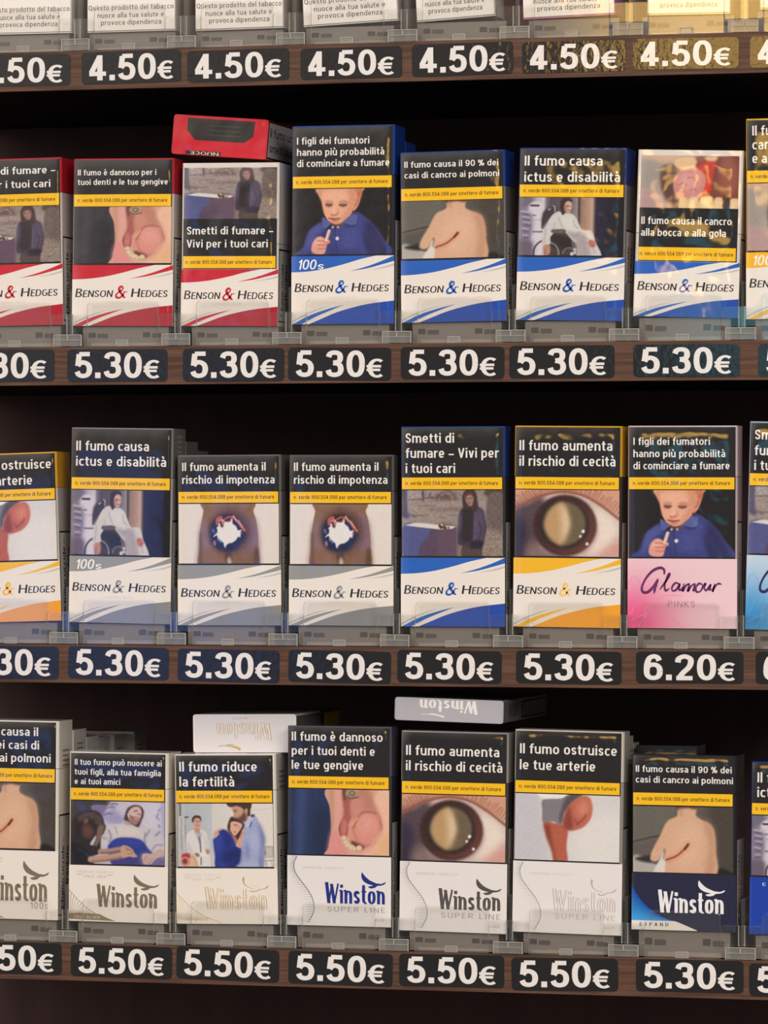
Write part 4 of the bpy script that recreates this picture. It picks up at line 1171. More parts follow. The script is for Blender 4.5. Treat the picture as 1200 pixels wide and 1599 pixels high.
def brand_bird_slim(mb, W, B, col, outline=None, small='BLUE', wave=(70, 80, 110), grey=(150, 146, 146)):
    f = lambda x: (x - 58) / 500 * W
    z = lambda y: B - (y - 790) / 338 * B
    mb.rect(0, W, 0, B, .03, (234, 228, 226))
    cv = crom([(104, 795), (90, 830), (96, 870), (126, 915), (162, 962), (184, 1010), (186, 1060), (162, 1112)], False, 8)
    lv = crom([(66, 795), (62, 830), (66, 868), (86, 915), (116, 960), (136, 1010), (138, 1060), (120, 1100)], False, 8)
    n = 30
    for j in range(n):
        t = j / (n - 1)
        i = t * (len(cv) - 1)
        c = [np.interp(i, range(len(cv)), cv[:, k]) for k in (0, 1)]
        l_ = [np.interp(i, range(len(lv)), lv[:, k]) for k in (0, 1)]
        for q in range(9):
            s = q / 8.0
            x, y = f(l_[0] * (1 - s) + c[0] * s), z(l_[1] * (1 - s) + c[1] * s)
            r = .09 + .13 * s
            mb.rect(x - r, x + r, y - r, y + r, .06, tuple(int(k * .5 + 117) for k in wave))
    mb.strip([(f(a), z(b)) for a, b in cv], .32, .32, .06, wave)
    THIN.draw(mb, 'PREMIUM TOBACCO', f(135), f(328), z(853), 1.15, tuple(int(k * .5 + 110) for k in grey), .07)
    eagle(mb, f(415), z(942), f(532) - f(415), z(865) - z(942), col, .07)
    if outline is not None:
        eagle(mb, f(423), z(937), (f(532) - f(415)) * .86, (z(865) - z(942)) * .82, outline, .09)
    wordmark(mb, W, f(242), f(528), z(1018), z(920) - z(1018), col, .07, outline)
    THIN.draw(mb, 'SUPER LINE', f(254), f(528), z(1059), z(1034) - z(1059), grey, .07)
    THIN.draw(mb, small, f(482), f(526), z(1100), 1.2, grey, .07)


def brand_navy(mb, W, B):
    f = lambda x: (x - 115) / 500 * W
    z = lambda y: B - (y - 868) / 282 * B
    mb.rect(0, W, 0, B, .03, (36, 38, 66))
    arc = crom([(115, 925), (150, 985), (200, 1040), (270, 1085), (340, 1110), (430, 1148)], False, 8)
    A = [(f(a), z(b)) for a, b in arc]
    mb.poly([(0, 0)] + [(f(430), 0)] + A[::-1], .05, WHITE)
    cut = [q for q in A if q[1] > z(1104)]
    xe = cut[-1][0]
    # bright blue fan under the arc, shading outwards from its lower left corner
    m = 14
    pts, cols = [], []
    bx = np.linspace(0, xe, len(cut))
    for j in range(m + 1):
        s = j / m
        for (x, y), x0 in zip(cut, bx):
            pts.append((x0 + (x - x0) * s, z(1104) + (y - z(1104)) * s))
            g_ = .5 + .5 * math.sin(x * 5.0)
            cols.append(np.array((60, 160, 226)) * (1 - s) + np.array((14, 72, 160)) * s + 12 * g_ * (1 - s))
    k = len(cut)
    mb.put(pts, .06, np.array(cols), [(j * k + i, j * k + i + 1, (j + 1) * k + i + 1, (j + 1) * k + i) for j in range(m) for i in range(k - 1)])
    mb.strip([(q[0], q[1]) for q in cut], .25, .25, .08, (20, 40, 90))
    THIN2 = Pen(.16, .12, .74, .95, .55)
    THIN2.draw(mb, 'EXPAND', f(154), f(292), z(1131), 1.7, (40, 44, 80), .08)
    eagle(mb, f(434), z(975), f(562) - f(434), z(898) - z(975), (240, 238, 240), .08)
    wordmark(mb, W, f(244), f(556), z(1062), z(952) - z(1062), (240, 238, 240), .08)


def petal_lines(mb, W, B, col):
    for q in ([(0, .62), (.06, .75), (.12, .62), (.1, .45), (.03, .2)], [(.14, .2), (.22, .38), (.36, .47), (.5, .47)], [(.02, .1), (.2, .22), (.36, .2), (.5, .02)], [(.1, .02), (.22, .3), (.3, .42)]):
        P = crom([(x * W, y * B) for x, y in q], False, 6)
        mb.strip(P, .3, .3, .05, col)


def brand_script(mb, W, B, base, deep, ink, word2, linecol):
    def shade(u, v):
        d = np.exp(-((u / .42) ** 2 + ((v - .10) / .55) ** 2))[:, None]
        return np.array(base) * (1 - d) + np.array(deep) * d
    mb.grid(0, W, 0, B, .03, shade)
    petal_lines(mb, W, B, linecol)
    f = lambda x: (x - 105) / 585 * W
    z = lambda y: B - (y - 852) / 378 * B
    ST = [
        [(302, 938), (300, 912), (278, 902), (238, 920), (202, 962), (182, 1008), (188, 1034), (214, 1034), (244, 1004), (266, 966)],
        [(268, 962), (256, 1000), (246, 1042)],
        [(278, 1020), (304, 984), (330, 944), (330, 932), (318, 950), (304, 998), (310, 1026), (330, 1012)],
        [(384, 990), (362, 984), (344, 1006), (346, 1026), (366, 1020), (386, 988), (380, 1018), (392, 1020), (404, 1000)],
        [(408, 986), (400, 1028), (416, 1000), (434, 988), (434, 1000), (428, 1028), (446, 1000), (464, 988), (464, 1002), (458, 1024), (470, 1020)],
        [(506, 992), (488, 986), (472, 1006), (474, 1030), (494, 1028), (508, 1004), (506, 992)],
        [(508, 1000), (522, 986), (516, 1012), (528, 1022), (550, 990), (544, 1018), (556, 1016)],
        [(572, 986), (560, 1030), (572, 1002), (590, 986), (608, 990)],
    ]
    for i, q in enumerate(ST):
        P = crom([(f(a), z(b)) for a, b in q], False, 8)
        t = np.linspace(0, 1, len(P))
        base_w = 1.35 if i < 2 else 1.0
        wd = base_w * (.75 + .35 * np.sin(t * math.pi * (2 if i in (0,) else 3)) ** 2)
        wd[:3] *= .8; wd[-3:] *= .6
        mb.strip(P, wd * 1.05, wd, .08, ink)
    THIN3 = Pen(.09, .09, .74, 1.0, .28)
    THIN3.draw(mb, word2, f(322), f(465), z(1115), 3.1, tuple(int(k * .5 + 105) for k in ink), .08)


def brand_plain_blue(mb, W, B):
    mb.rect(0, W, 0, B, .03, (22, 64, 168))
    Pen(.13, .12, .74, 1.0, .35).draw(mb, 'EXTRA', .12 * W, .40 * W, B - 4.2, 1.5, (200, 205, 225), .08)


# ------------------------------------------------------------------ cigarette packs
YF = 0.006      # front face of the packs, behind the clear front stops
BLACK = (34, 32, 33)
YELLOW = (250, 194, 26)
HELPLINE = 'n. verde 800.554.088 per smettere di fumare'


def carton(root, W, H, D, zl, side, lidside, film=M_CARD):
    """two-part carton: lower body and flip lid (metres)"""
    b = .0007
    m = MB(); m.box((-W / 2, 0, 0), (W / 2, D, zl - .00012), side, b); body = m.build('body', film, root)
    m = MB(); m.box((-W / 2, 0, zl + .00012), (W / 2, D, H), lidside, b); lid = m.build('lid', film, root)
    return body, lid


def side_label(root, W, D, H, zt, film=M_CARD, tiny=None):
    """white, black-bordered warning on the right-hand side of the carton, text running upwards"""
    m = MB()
    m.frame((W / 2, D * .5, 0), (0, .001, 0), (0, 0, .001), (.001, 0, 0))
    h = D * 1000 / 2 - 1.0
    m.rect(-h, h, 2.0, zt, .03, (30, 28, 28))
    m.rect(-h + .9, h - .9, 2.9, zt - .9, .06, (206, 200, 194))
    m.frame((W / 2, D * .5, 0), (0, 0, .001), (0, -.001, 0), (.001, 0, 0))
    SIDE.draw(m, 'Il fumo uccide –', 5, min(zt - 4, 43), 1.6 if h > 8 else .2, 4.2 if h > 8 else 2.6, (36, 34, 34), .09)
    if h > 8:
        SIDE.draw(m, 'smetti subito', 5, min(zt - 8, 38), -5.5, 4.2, (36, 34, 34), .09)
    m.build('side_warning', film, root)
    if tiny is not None:
        m = MB()
        m.frame((W / 2, D * .5, 0), (0, .001, 0), (0, 0, .001), (.001, 0, 0))
        for k in range(4):
            m.rect(-h * .5, h * .5, tiny - k * 2.6, tiny + 1.2 - k * 2.6, .05, (150, 146, 142))
        m.build('side_print', film, root)


def make_pack(px, label, lines, strip, photo, pic, brand_top, brand, side, lidside, back=False, inset=(.5, .9), D=.022, film=M_CARD, photo_inset=0.0, zlid=None, tiny=None, zside=None, group=None, cap_scale=1.0):
    TL, TR, BL, BR = (at(q[0], q[1], YF) for q in px)
    top, bot = (TL + TR) / 2, (BL + BR) / 2
    up = top - bot
    W = ((TR + BR) / 2 - (TL + BL) / 2).length
    H = up.length
    root = empty('cigarette_pack', bot, (0, math.atan2(up.x, up.z), 0))
    tag(root, label, 'cigarette pack', group or 'cigarette packs facing out on the shelves')
    Wm, Hm = W * 1000, H * 1000
    s = Wm / 55.0
    zl = Hm - (zlid if zlid is not None else strip[0] - .3)
    if back:
        zl = Hm - 42.0
    carton(root, W, H, D, zl * MM, side, lidside, film)

    def fr():
        m = MB()
        m.dim = (W, H)
        m.frame((-W / 2, 0, 0), (MM, 0, 0), (0, 0, MM), (0, -MM, 0))
        return m
    i0, i1 = inset
    z = lambda d: Hm - d
    # black warning panel with its sentence
    m = fr()
    if back:
        m.rect(i0, Wm - i1, z(strip[1] + .5), z(pic[1]), .02, BLACK)
    else:
        m.rect(i0, Wm - i1, z(strip[0]), z(.7), .02, BLACK)
        m.rect(i0, Wm - i1, z(pic[1] + 1.1), z(strip[0]), .02, BLACK)
    for t, u0, u1, base, cap in lines:
        WARN.draw(m, t, u0 * Wm, u1 * Wm, z(base), cap * cap_scale, (240, 234, 228), .06)
    m.build('warning_panel', film, root)
    m = fr()
    m.rect(i0 + .1, Wm - i1 - .6, z(strip[1]), z(strip[0]), .05, YELLOW)
    hgt = strip[1] - strip[0]
    HELP.draw(m, HELPLINE, Wm * .045, Wm * .935, z(strip[1] - hgt * .36), 1.95, (70, 56, 34), .09)
    m.build('helpline_strip', film, root)
    m = fr()
    put_photo(m, PHOTOS[photo], i0 + .15 + photo_inset, Wm - i1 - .25 - photo_inset, z(pic[1]), z(pic[0]), .05)
    m.build('warning_photo', film, root)
    m = fr()
    brand(m, Wm, z(brand_top))
    m.build('brand_panel', film, root)
    side_label(root, W, D, H, zside or Hm * .53, film, tiny)
    return root, bot, W, H


bh = lambda c1, c2, **k: (lambda m, W, B: brand_bands(m, W, B, c1, c2, **k))
R2SIDE = dict(strip=(18.7, 24.9), pic=(25.2, 54.6), brand_top=55.6)
TALL = dict(strip=(26.1, 32.1), pic=(32.6, 66.3), brand_top=67.2)
ROW3 = dict(strip=(19.1, 24.8), pic=(25.4, 56.3), brand_top=57.2)

COLS = {2: [], 3: [], 4: []}    # (short description, world x of centre, bottom z, width)


def P(row, short, px, label, **k):
    r, b, W, H = make_pack(px, label, **k)
    COLS[row].append((short, b.x, b.z, W))
    return r, b, W, H


# --- second shelf
P(2, 'red hooded child pack at the left edge', [(-62, 249), (95.5, 247), (-60, 509.5), (99, 508)],
  'red and white cigarette pack cut off at the left edge with a hooded child photo', lines=[('Smetti di fumare –', .055, .94, 8.2, 3.8), ('Vivi per i tuoi cari', .055, .89, 15.4, 3.8)],
  photo='hooded', brand=bh(RED, RED2), side=(196, 186, 180), lidside=RED2, **R2SIDE)
P(2, 'red pack with diseased gum photo', [(115.5, 248.5), (271.8, 246.4), (111.7, 509), (269.8, 509)],
  'red and white cigarette pack with a photo of diseased gums and teeth', lines=[('Il fumo è dannoso per i', .045, .825, 8.7, 2.95), ('tuoi denti e le tue gengive', .045, .94, 13.7, 2.95)],
  photo='gum', brand=bh(RED, RED2), side=(196, 186, 180), lidside=RED2, **R2SIDE)
P(2, 'red pack with child photo above its text', [(285.3, 255), (436.6, 253.4), (282, 509), (433.7, 509)],
  'red and white cigarette pack turned round, hooded child photo above its text', lines=[('Smetti di fumare –', .055, .945, 37.1, 4.0), ('Vivi per i tuoi cari', .055, .89, 43.9, 4.0)],
  photo='hooded', brand=bh(RED, RED2), side=(214, 206, 198), lidside=(226, 216, 206), back=True, inset=(.9, .9), strip=(48.4, 54.6), pic=(2.4, 29.0), brand_top=55.2, film=M_CRINKLE, zside=40)
P(2, 'tall blue pack with toddler photo', [(456.4, 197), (616.6, 194.7), (455, 506), (615.7, 506)],
  'tall blue and white cigarette pack with a photo of a toddler in a blue polo', lines=[('I figli dei fumatori', .05, .755, 9.5, 3.6), ('hanno più probabilità', .05, .90, 15.3, 3.6), ('di cominciare a fumare', .05, .95, 21.1, 3.6)],
  photo='boy', brand=bh(BLUE, BLUE2, sub='100s'), side=(40, 44, 60), lidside=(26, 62, 140), **TALL)
P(2, 'blue pack with scarred back photo', [(625.6, 238.6), (788, 233.3), (626.4, 504), (792, 501)],
  'blue and white cigarette pack with a photo of a bare back with a scar', lines=[('Il fumo causa il 90 % dei', .042, .937, 7.9, 3.15), ('casi di cancro ai polmoni', .042, .945, 13.4, 3.15)],
  photo='back', brand=bh(BLUE, BLUE2), side=(120, 116, 116), lidside=(26, 62, 140), **R2SIDE)
P(2, 'blue pack with wheelchair photo', [(811.7, 230), (980.4, 232), (806.4, 499.7), (974, 501)],
  'blue and white cigarette pack with a photo of a patient in a wheelchair', lines=[('Il fumo causa', .05, .775, 9.0, 5.0), ('ictus e disabilità', .05, .94, 17.2, 5.0)],
  photo='wheelchair', brand=bh(BLUE, BLUE2), side=(120, 116, 116), lidside=(26, 54, 130), **R2SIDE)
P(2, 'blue pack with mouth tumour photo', [(997, 233.7), (1162, 235), (989.7, 494), (1152.7, 496)],
  'blue and white cigarette pack in crinkled film with a photo of a mouth tumour', lines=[('Il fumo causa il cancro', .05, .91, 37.6, 3.7), ('alla bocca e alla gola', .05, .86, 43.6, 3.7)],
  photo='mouth', brand=bh(BLUE, BLUE2), side=(214, 206, 198), lidside=(226, 216, 206), back=True, inset=(1.6, 1.6), strip=(49.2, 55.8), pic=(2.8, 29.3), brand_top=56.4, film=M_CRINKLE, zside=40)
P(2, 'tall gold pack at the right edge', [(1165.4, 184.7), (1332, 183), (1166, 497), (1332, 498)],
  'tall gold and white cigarette pack cut off at the right edge of the second shelf', lines=[('Il fumo causa il', .06, .80, 8.4, 4.9), ('cancro alla bocca', .06, .94, 15.4, 4.9), ('e alla gola', .06, .55, 22.3, 4.9)],
  photo='mouth', brand=bh(GOLD, GOLD2, sub='100s'), side=(210, 160, 50), lidside=(214, 166, 40), **TALL)

# --- third shelf
P(3, 'gold pack with leg stump photo', [(-70, 708), (88, 708), (-62, 971), (95.5, 971)],
  'gold and white cigarette pack cut off at the left edge with a leg stump photo', lines=[('Il fumo ostruisce', .05, .945, 8.6, 4.9), ('le tue arterie', .05, .755, 16.8, 4.9)],
  photo='leg', brand=bh(GOLD, GOLD2), side=(188, 180, 174), lidside=(214, 158, 30), tiny=None, **ROW3)
P(3, 'tall grey pack with wheelchair photo', [(111.7, 668), (271, 668.5), (107.3, 974), (266, 972)],
  'tall grey and white cigarette pack with a photo of a patient in a wheelchair', lines=[('Il fumo causa', .05, .765, 12.0, 5.0), ('ictus e disabilità', .05, .935, 20.0, 5.0)],
  photo='wheelchair', brand=bh(GREY, GREY2, sub='100s'), side=(150, 146, 142), lidside=(122, 118, 112), tiny=97, **TALL)
P(3, 'left of the two grey burnt hole packs', [(277, 711), (438.7, 709.6), (278, 976.5), (439.5, 976.5)],
  'grey and white cigarette pack, burnt hole photo, beside the tall grey wheelchair pack', lines=[('Il fumo aumenta il', .047, .855, 8.2, 4.2), ('rischio di impotenza', .047, .94, 14.9, 4.2)],
  photo='hole', brand=bh(GREY, GREY2), side=(120, 116, 112), lidside=(104, 100, 96), **ROW3)
P(3, 'right of the two grey burnt hole packs', [(452, 711), (615, 709.6), (451, 977), (615, 977)],
  'grey and white cigarette pack, burnt hole photo, beside the tall blue hooded child pack', lines=[('Il fumo aumenta il', .047, .855, 8.2, 4.2), ('rischio di impotenza', .047, .94, 14.9, 4.2)],
  photo='hole', brand=bh(GREY, GREY2), side=(104, 100, 96), lidside=(92, 88, 84), **ROW3)
P(3, 'tall blue pack with hooded child photo', [(626.4, 666.4), (789, 665.5), (626.4, 978.5), (789, 978.5)],
  'tall slim blue and white cigarette pack with a hooded child photo', lines=[('Smetti di', .046, .513, 8.3, 4.9), ('fumare – Vivi per', .046, .94, 16.0, 4.9), ('i tuoi cari', .046, .523, 23.8, 4.9)],
  photo='hooded', brand=bh(BLUE, BLUE2, faint=False), side=(56, 54, 60), lidside=(30, 60, 130), D=.014, **TALL)
P(3, 'tall gold pack with clouded eye photo', [(804, 664.7), (973, 665.5), (802, 979), (968.5, 980)],
  'tall slim gold and white cigarette pack with a photo of a clouded eye', lines=[('Il fumo aumenta', .045, .91, 12.5, 5.1), ('il rischio di cecità', .045, .94, 20.4, 5.1)],
  photo='eye', brand=bh(GOLD, GOLD2, faint=False, amp=(246, 206, 106)), side=(52, 48, 44), lidside=(206, 156, 26), D=.014, **TALL)
P(3, 'pink pack with toddler photo', [(980.9, 664.7), (1152.8, 664.7), (980.9, 981.4), (1151, 981)],
  'tall slim pink cigarette pack with a purple script logo and toddler photo', lines=[('I figli dei fumatori', .05, .75, 9.7, 3.7), ('hanno più probabilità', .05, .89, 15.9, 3.7), ('di cominciare a fumare', .05, .93, 22.0, 3.7)],
  photo='boy', brand=lambda m, W, B: brand_script(m, W, B, (240, 206, 212), (236, 84, 138), (104, 44, 98), 'PINKS', (222, 150, 178)), side=(196, 170, 172), lidside=(204, 178, 180), D=.014, **TALL)
P(3, 'pale blue pack at the right edge', [(1172, 658), (1340, 661), (1164, 984), (1332, 986)],
  'tall slim pale blue cigarette pack with a script logo, cut off at the right edge', lines=[('Smetti di', .05, .513, 9.0, 4.9), ('fumare – Vivi per', .05, .94, 16.9, 4.9), ('i tuoi cari', .05, .523, 24.4, 4.9)],
  photo='hooded', brand=lambda m, W, B: brand_script(m, W, B, (208, 220, 236), (44, 140, 206), (44, 44, 100), 'BLUES', (120, 170, 214)), side=(160, 176, 196), lidside=(160, 176, 196), D=.014, **TALL)

# --- bottom shelf
ROW4 = dict(strip=(19.0, 25.1), pic=(25.7, 58.4), brand_top=59.3)
ROW4T = dict(strip=(26.0, 32.0), pic=(32.6, 66.2), brand_top=67.0)
CREAM = (226, 217, 206)
P(4, 'tall cream pack with scarred back photo', [(-66, 1124), (92.5, 1125.4), (-68, 1434), (90, 1435)],
  'tall cream cigarette pack cut off at the left edge with a scarred back photo', lines=[('Il fumo causa il', .05, .795, 8.0, 4.4), ('90 % dei casi di', .05, .805, 15.0, 4.4), ('cancro ai polmoni', .05, .92, 21.8, 4.4)],
  strip=(25.2, 32.2), pic=(32.8, 67.2), brand_top=68.2, photo='backgrey', inset=(.9, 1.6),
  brand=lambda m, W, B: brand_bird_regular(m, W, B, (124, 112, 92), 'TRUE SILVER', bottom=(142, 124, 92), sub=('100s', 680, 760, 1068)), side=CREAM, lidside=CREAM, tiny=88)
P(4, 'cream pack with hospital bed photo', [(108.7, 1174), (263.6, 1175.7), (107.8, 1439), (261.3, 1441)],
  'cream cigarette pack with a photo of a patient lying in a hospital bed', lines=[('Il tuo fumo può nuocere ai', .052, .933, 6.9, 3.05), ('tuoi figli, alla tua famiglia', .052, .925, 12.0, 3.05), ('e ai tuoi amici', .052, .515, 17.0, 3.05)],
  photo='bed', brand=lambda m, W, B: brand_bird_regular(m, W, B, (122, 110, 90), 'TRUE SILVER', bottom=(142, 124, 92)), side=CREAM, lidside=CREAM, inset=(.7, 1.6), **ROW4)
P(4, 'cream pack with embracing couple photo', [(272.7, 1177), (430, 1178), (276, 1442), (435, 1443.5)],
  'cream cigarette pack with a photo of an embracing couple and a doctor', lines=[('Il fumo riduce', .047, .815, 9.0, 5.0), ('la fertilità', .047, .59, 16.8, 5.0)],
  photo='couple', brand=lambda m, W, B: brand_bird_regular(m, W, B, (200, 166, 104), 'FINE WHITE', outline=WHITE), side=CREAM, lidside=CREAM, inset=(.7, 1.6), tiny=78, **ROW4)
P(4, 'white pack with diseased gum photo', [(449.5, 1134.5), (611.8, 1133.6), (448.8, 1446), (611, 1446)],
  'tall slim white cigarette pack with a diseased gum photo and navy bird logo', lines=[('Il fumo è dannoso', .04, .915, 7.7, 4.5), ('per i tuoi denti e', .04, .84, 15.0, 4.5), ('le tue gengive', .04, .73, 22.3, 4.5)],
  photo='gumblue', brand=lambda m, W, B: brand_bird_slim(m, W, B, (24, 46, 132)), side=(60, 60, 68), lidside=(78, 78, 90), D=.014, **ROW4T)
P(4, 'white pack with clouded eye photo', [(627.6, 1140), (794.7, 1145), (623.7, 1452.6), (791.5, 1458.5)],
  'tall slim white cigarette pack with a clouded eye photo and grey bird logo', lines=[('Il fumo aumenta', .045, .915, 12.5, 5.0), ('il rischio di cecità', .045, .945, 20.4, 5.0)],
  photo='eye', brand=lambda m, W, B: brand_bird_slim(m, W, B, (84, 78, 76), small='SILVER', wave=(130, 124, 122)), side=(70, 66, 66), lidside=(150, 144, 140), D=.014, **ROW4T)
P(4, 'white pack with leg stump photo', [(804.3, 1140), (976.4, 1141.7), (801, 1455.9), (970, 1459.7)],
  'tall slim white cigarette pack with a leg stump photo and pale outlined logo', lines=[('Il fumo ostruisce', .047, .935, 12.2, 5.0), ('le tue arterie', .047, .74, 20.4, 5.0)],
  photo='leg', brand=lambda m, W, B: brand_bird_slim(m, W, B, (186, 176, 168), outline=(234, 228, 226), small='WHITE', wave=(150, 144, 140), grey=(192, 184, 178)), side=(150, 142, 134), lidside=(200, 190, 178), D=.014, inset=(.5, 1.4), **ROW4T)
P(4, 'navy pack with scarred back photo', [(989, 1178.3), (1150, 1179), (985.7, 1451.6), (1151, 1454.9)],
  'navy cigarette pack with a white bird logo, blue corner and scarred back photo', lines=[('Il fumo causa il 90 % dei', .035, .953, 9.0, 3.25), ('casi di cancro ai polmoni', .035, .965, 14.4, 3.25)],
  photo='backgrey', brand=brand_navy, side=(30, 28, 34), lidside=(26, 25, 30), strip=(19.5, 25.6), pic=(26.3, 59.6), brand_top=60.3, inset=(.5, 1.4))
P(4, 'blue pack at the right edge', [(1174, 1190), (1340, 1192), (1170.7, 1460), (1336, 1463)],
  'plain blue cigarette pack with a wheelchair photo, cut off at the right edge', lines=[('Il fumo causa', .06, .775, 10.5, 5.0), ('ictus e disabilità', .06, .94, 17.9, 5.0)],
  photo='wheelchair', brand=brand_plain_blue, side=(24, 40, 100), lidside=(24, 40, 100), strip=(21.0, 26.6), pic=(27.2, 57.2), brand_top=58.2)

# --- top shelf: only the lower ends of the packs are in view
TOPC = []
TOP = [(-22, 111, 54.5, 51.5, (220, 212, 206)), (136, 274, 51.5, 47.5, (200, 190, 180)), (305, 443, 48.5, 43.5, (200, 190, 180)), (474, 622, 42.5, 32, (206, 196, 190)),
       (651, 774, 35, 24.5, (206, 196, 190)), (817, 961, 30.5, 22.5, (196, 120, 160)), (1011, 1141, 24, 21.5, (200, 186, 160)), (1187, 1330, 15, 12, (210, 190, 120))]
ORD = ['first', 'second', 'third', 'fourth', 'fifth', 'sixth', 'seventh', 'eighth']
for i, (xl, xr, yl, yr, sc_) in enumerate(TOP):
    a_, b_ = at(xl, yl, YF), at(xr, yr, YF)
    W = (b_ - a_).length
    ang = math.atan2(-(b_.z - a_.z), b_.x - a_.x)
    mid = (a_ + b_) / 2
    H, D = .086, .021
    root = empty('cigarette_pack', mid, (0, ang, 0))
    tag(root, f'white-backed cigarette pack showing only its lower end, {ORD[i]} from the left on the top shelf', 'cigarette pack', 'cigarette packs on the top shelf')
    carton(root, W, H, D, .05, sc_, sc_)
    m = MB(); m.frame((-W / 2, 0, 0), (MM, 0, 0), (0, 0, MM), (0, -MM, 0))
    Wm = W * 1000
    m.rect(.4, Wm - .4, .6, 44, .03, (60, 54, 50))
    m.rect(.4, Wm - .4, .9, 43, .05, (240, 233, 226))
    TXT = Pen(.13, .11, .72, 1.0, .17)
    for t, z_, f0, f1 in (('Questo prodotto del tabacco', 11.6, .02, .98), ('nuoce alla tua salute e', 7.6, .12, .87), ('provoca dipendenza', 3.8, .16, .84)):
        TXT.draw(m, t, f0 * Wm, f1 * Wm, z_, 2.6, (76, 70, 66), .09)
    m.build('health_notice', M_CARD, root)
    TOPC.append((f'{ORD[i]} pack from the left on the top shelf', mid.x, min(a_.z, b_.z), W))


# ------------------------------------------------------------------ plain packs queued behind, and packs lying on top
def standing(px, ztop_px, Y, label, col, W=.054, H=None, D=.022, base_z=0.0, right=True, stripe=None):
    """pack standing further back; px = its right-hand front edge"""
    p_ = at(px, ztop_px, Y)
    H = p_.z - base_z
    root = empty('cigarette_pack', (p_.x - W / 2 if right else p_.x + W / 2, Y, base_z))
    tag(root, label, 'cigarette pack', 'cigarette packs queued behind the front ones')
    carton(root, W, H, D, H * .6, col, col)
    m = MB(); m.frame((W / 2, D / 2, 0), (0, MM, 0), (0, 0, MM), (MM, 0, 0))
    for k in range(4):
        m.rect(-5, 5, H * 1000 - 8 - k * 2.4, H * 1000 - 7 - k * 2.4, .05, (150, 146, 142) if not stripe else stripe)
    m.build('side_print', M_CARD, root)
    return root


zb = lambda row, i: COLS[row][i][2]
standing(633.5, 221, YF + .0228, 'blue cigarette pack directly behind the tall blue toddler pack', (30, 66, 146), base_z=zb(2, 3), stripe=(60, 90, 160))
standing(290, 689.5, YF + .0228, 'grey cigarette pack directly behind the tall grey wheelchair pack', (118, 114, 108), base_z=zb(3, 1))
standing(307, 704, YF + .0456, 'grey cigarette pack last in line behind the tall grey wheelchair pack', (118, 114, 108), base_z=zb(3, 1))
for i, (x_, y_, nm) in enumerate(((114.5, 1140, 'cream cigarette pack directly behind the tall cream scarred back pack'), (135, 1151, 'pale grey cigarette pack third in line behind the tall cream pack'),
                                  (153, 1151.5, 'pale grey cigarette pack fourth in line behind the tall cream pack'), (178, 1148, 'pale grey cigarette pack fifth in line behind the tall cream pack'),
                                  (210, 1142.5, 'pale grey cigarette pack last in line behind the tall cream pack'))):
    standing(x_, y_, YF + .0228 * (i + 1), nm, CREAM if i == 0 else (226, 220, 214), base_z=zb(4, 0))
standing(981, 1150.5, YF + .0150, 'cream cigarette pack directly behind the white leg stump pack', (206, 196, 180), D=.0142, base_z=zb(4, 5))
standing(990, 1160.5, YF + .0300, 'cream cigarette pack last in line behind the white leg stump pack', (196, 186, 172), D=.0142, base_z=zb(4, 5))
standing(1090, 1165, YF + .0235, 'black cigarette pack peeking up behind the navy scarred back pack', (26, 25, 28), W=.032, base_z=zb(4, 6), stripe=(90, 86, 88))


def lying(px, Y, label, length, end_col, side_col, draw_end, draw_side=None, film=M_CRINKLE):
    """pack lying on its back with one end towards the viewer; local x across, y deep, z up"""
    TL, TR, BL, BR = (at(q[0], q[1], Y) for q in px)
    W = ((TR + BR) / 2 - (TL + BL) / 2).length
    H = ((TL + TR) / 2 - (BL + BR) / 2).length
    bot = (BL + BR) / 2
    ax = (TR + BR) / 2 - (TL + BL) / 2
    root = empty('cigarette_pack', bot, (0, -math.atan2(ax.z, ax.x), 0))
    tag(root, label, 'cigarette pack', 'cigarette packs lying on top of others')
    b = .001
    m = MB(); m.plate(rr_pts(-W / 2, W / 2, 0, H, .0014, 4), 0, length * .55, 0, 0, end_col); m.build('lid', film, root)
    m = MB(); m.plate(rr_pts(-W / 2, W / 2, 0, H, .0014, 4), length * .55 + .0002, length, 0, 0, side_col); m.build('body', film, root)
    m = MB(); m.frame((-W / 2, 0, 0), (MM, 0, 0), (0, 0, MM), (0, -MM, 0))
    draw_end(m, W * 1000, H * 1000)
    m.build('end_print', film, root)
    if draw_side:
        m = MB(); m.frame((W / 2, 0, 0), (0, MM, 0), (0, 0, MM), (MM, 0, 0))
        draw_side(m, length * 1000, H * 1000)
        m.build('side_print', film, root)
    return root


def red_end(m, W, H):
    m.rect(.9, W - .9, .5, H - .5, .02, (206, 34, 48))
    m.poly([(W * .15, H * .93), (W * .86, H * .93), (W * .85, H * .55), (W * .76, H * .38), (W * .24, H * .38), (W * .15, H * .62)], .05, (52, 48, 46))
    for k in range(3):
        m.rect(W * .38, W * .72, H * (.5 + .12 * k), H * (.55 + .12 * k), .08, (66, 62, 58))
    m.rect(W * .15, W * .52, .3, H * .11, .05, (44, 36, 34))
    Pen(.15, .12, .74, 1.0, .1).draw(m, 'NUOCE', W * .50, W * .2, H * .095, -1.6, (214, 204, 196), .08)


def red_side(m, L, H):
    m.rect(.8, L - .8, .6, H - .6, .03, (30, 28, 28))
    m.rect(1.6, L - 1.6, 1.4, H - 1.4, .06, (190, 180, 172))
    SIDE.draw(m, 'Il fumo uccide', 4, L * .72, H * .58, 4.6, (40, 36, 36), .09)
    SIDE.draw(m, 'smetti subito', 5, L * .7, H * .2, 4.6, (40, 36, 36), .09)


lying([(272.5, 179.5), (422.5, 186), (268.5, 238.5), (414.5, 250.5)], YF + .004, 'red cigarette pack lying across the red pack with text under its photo', .086, (196, 30, 46), (186, 176, 170), red_end, red_side)


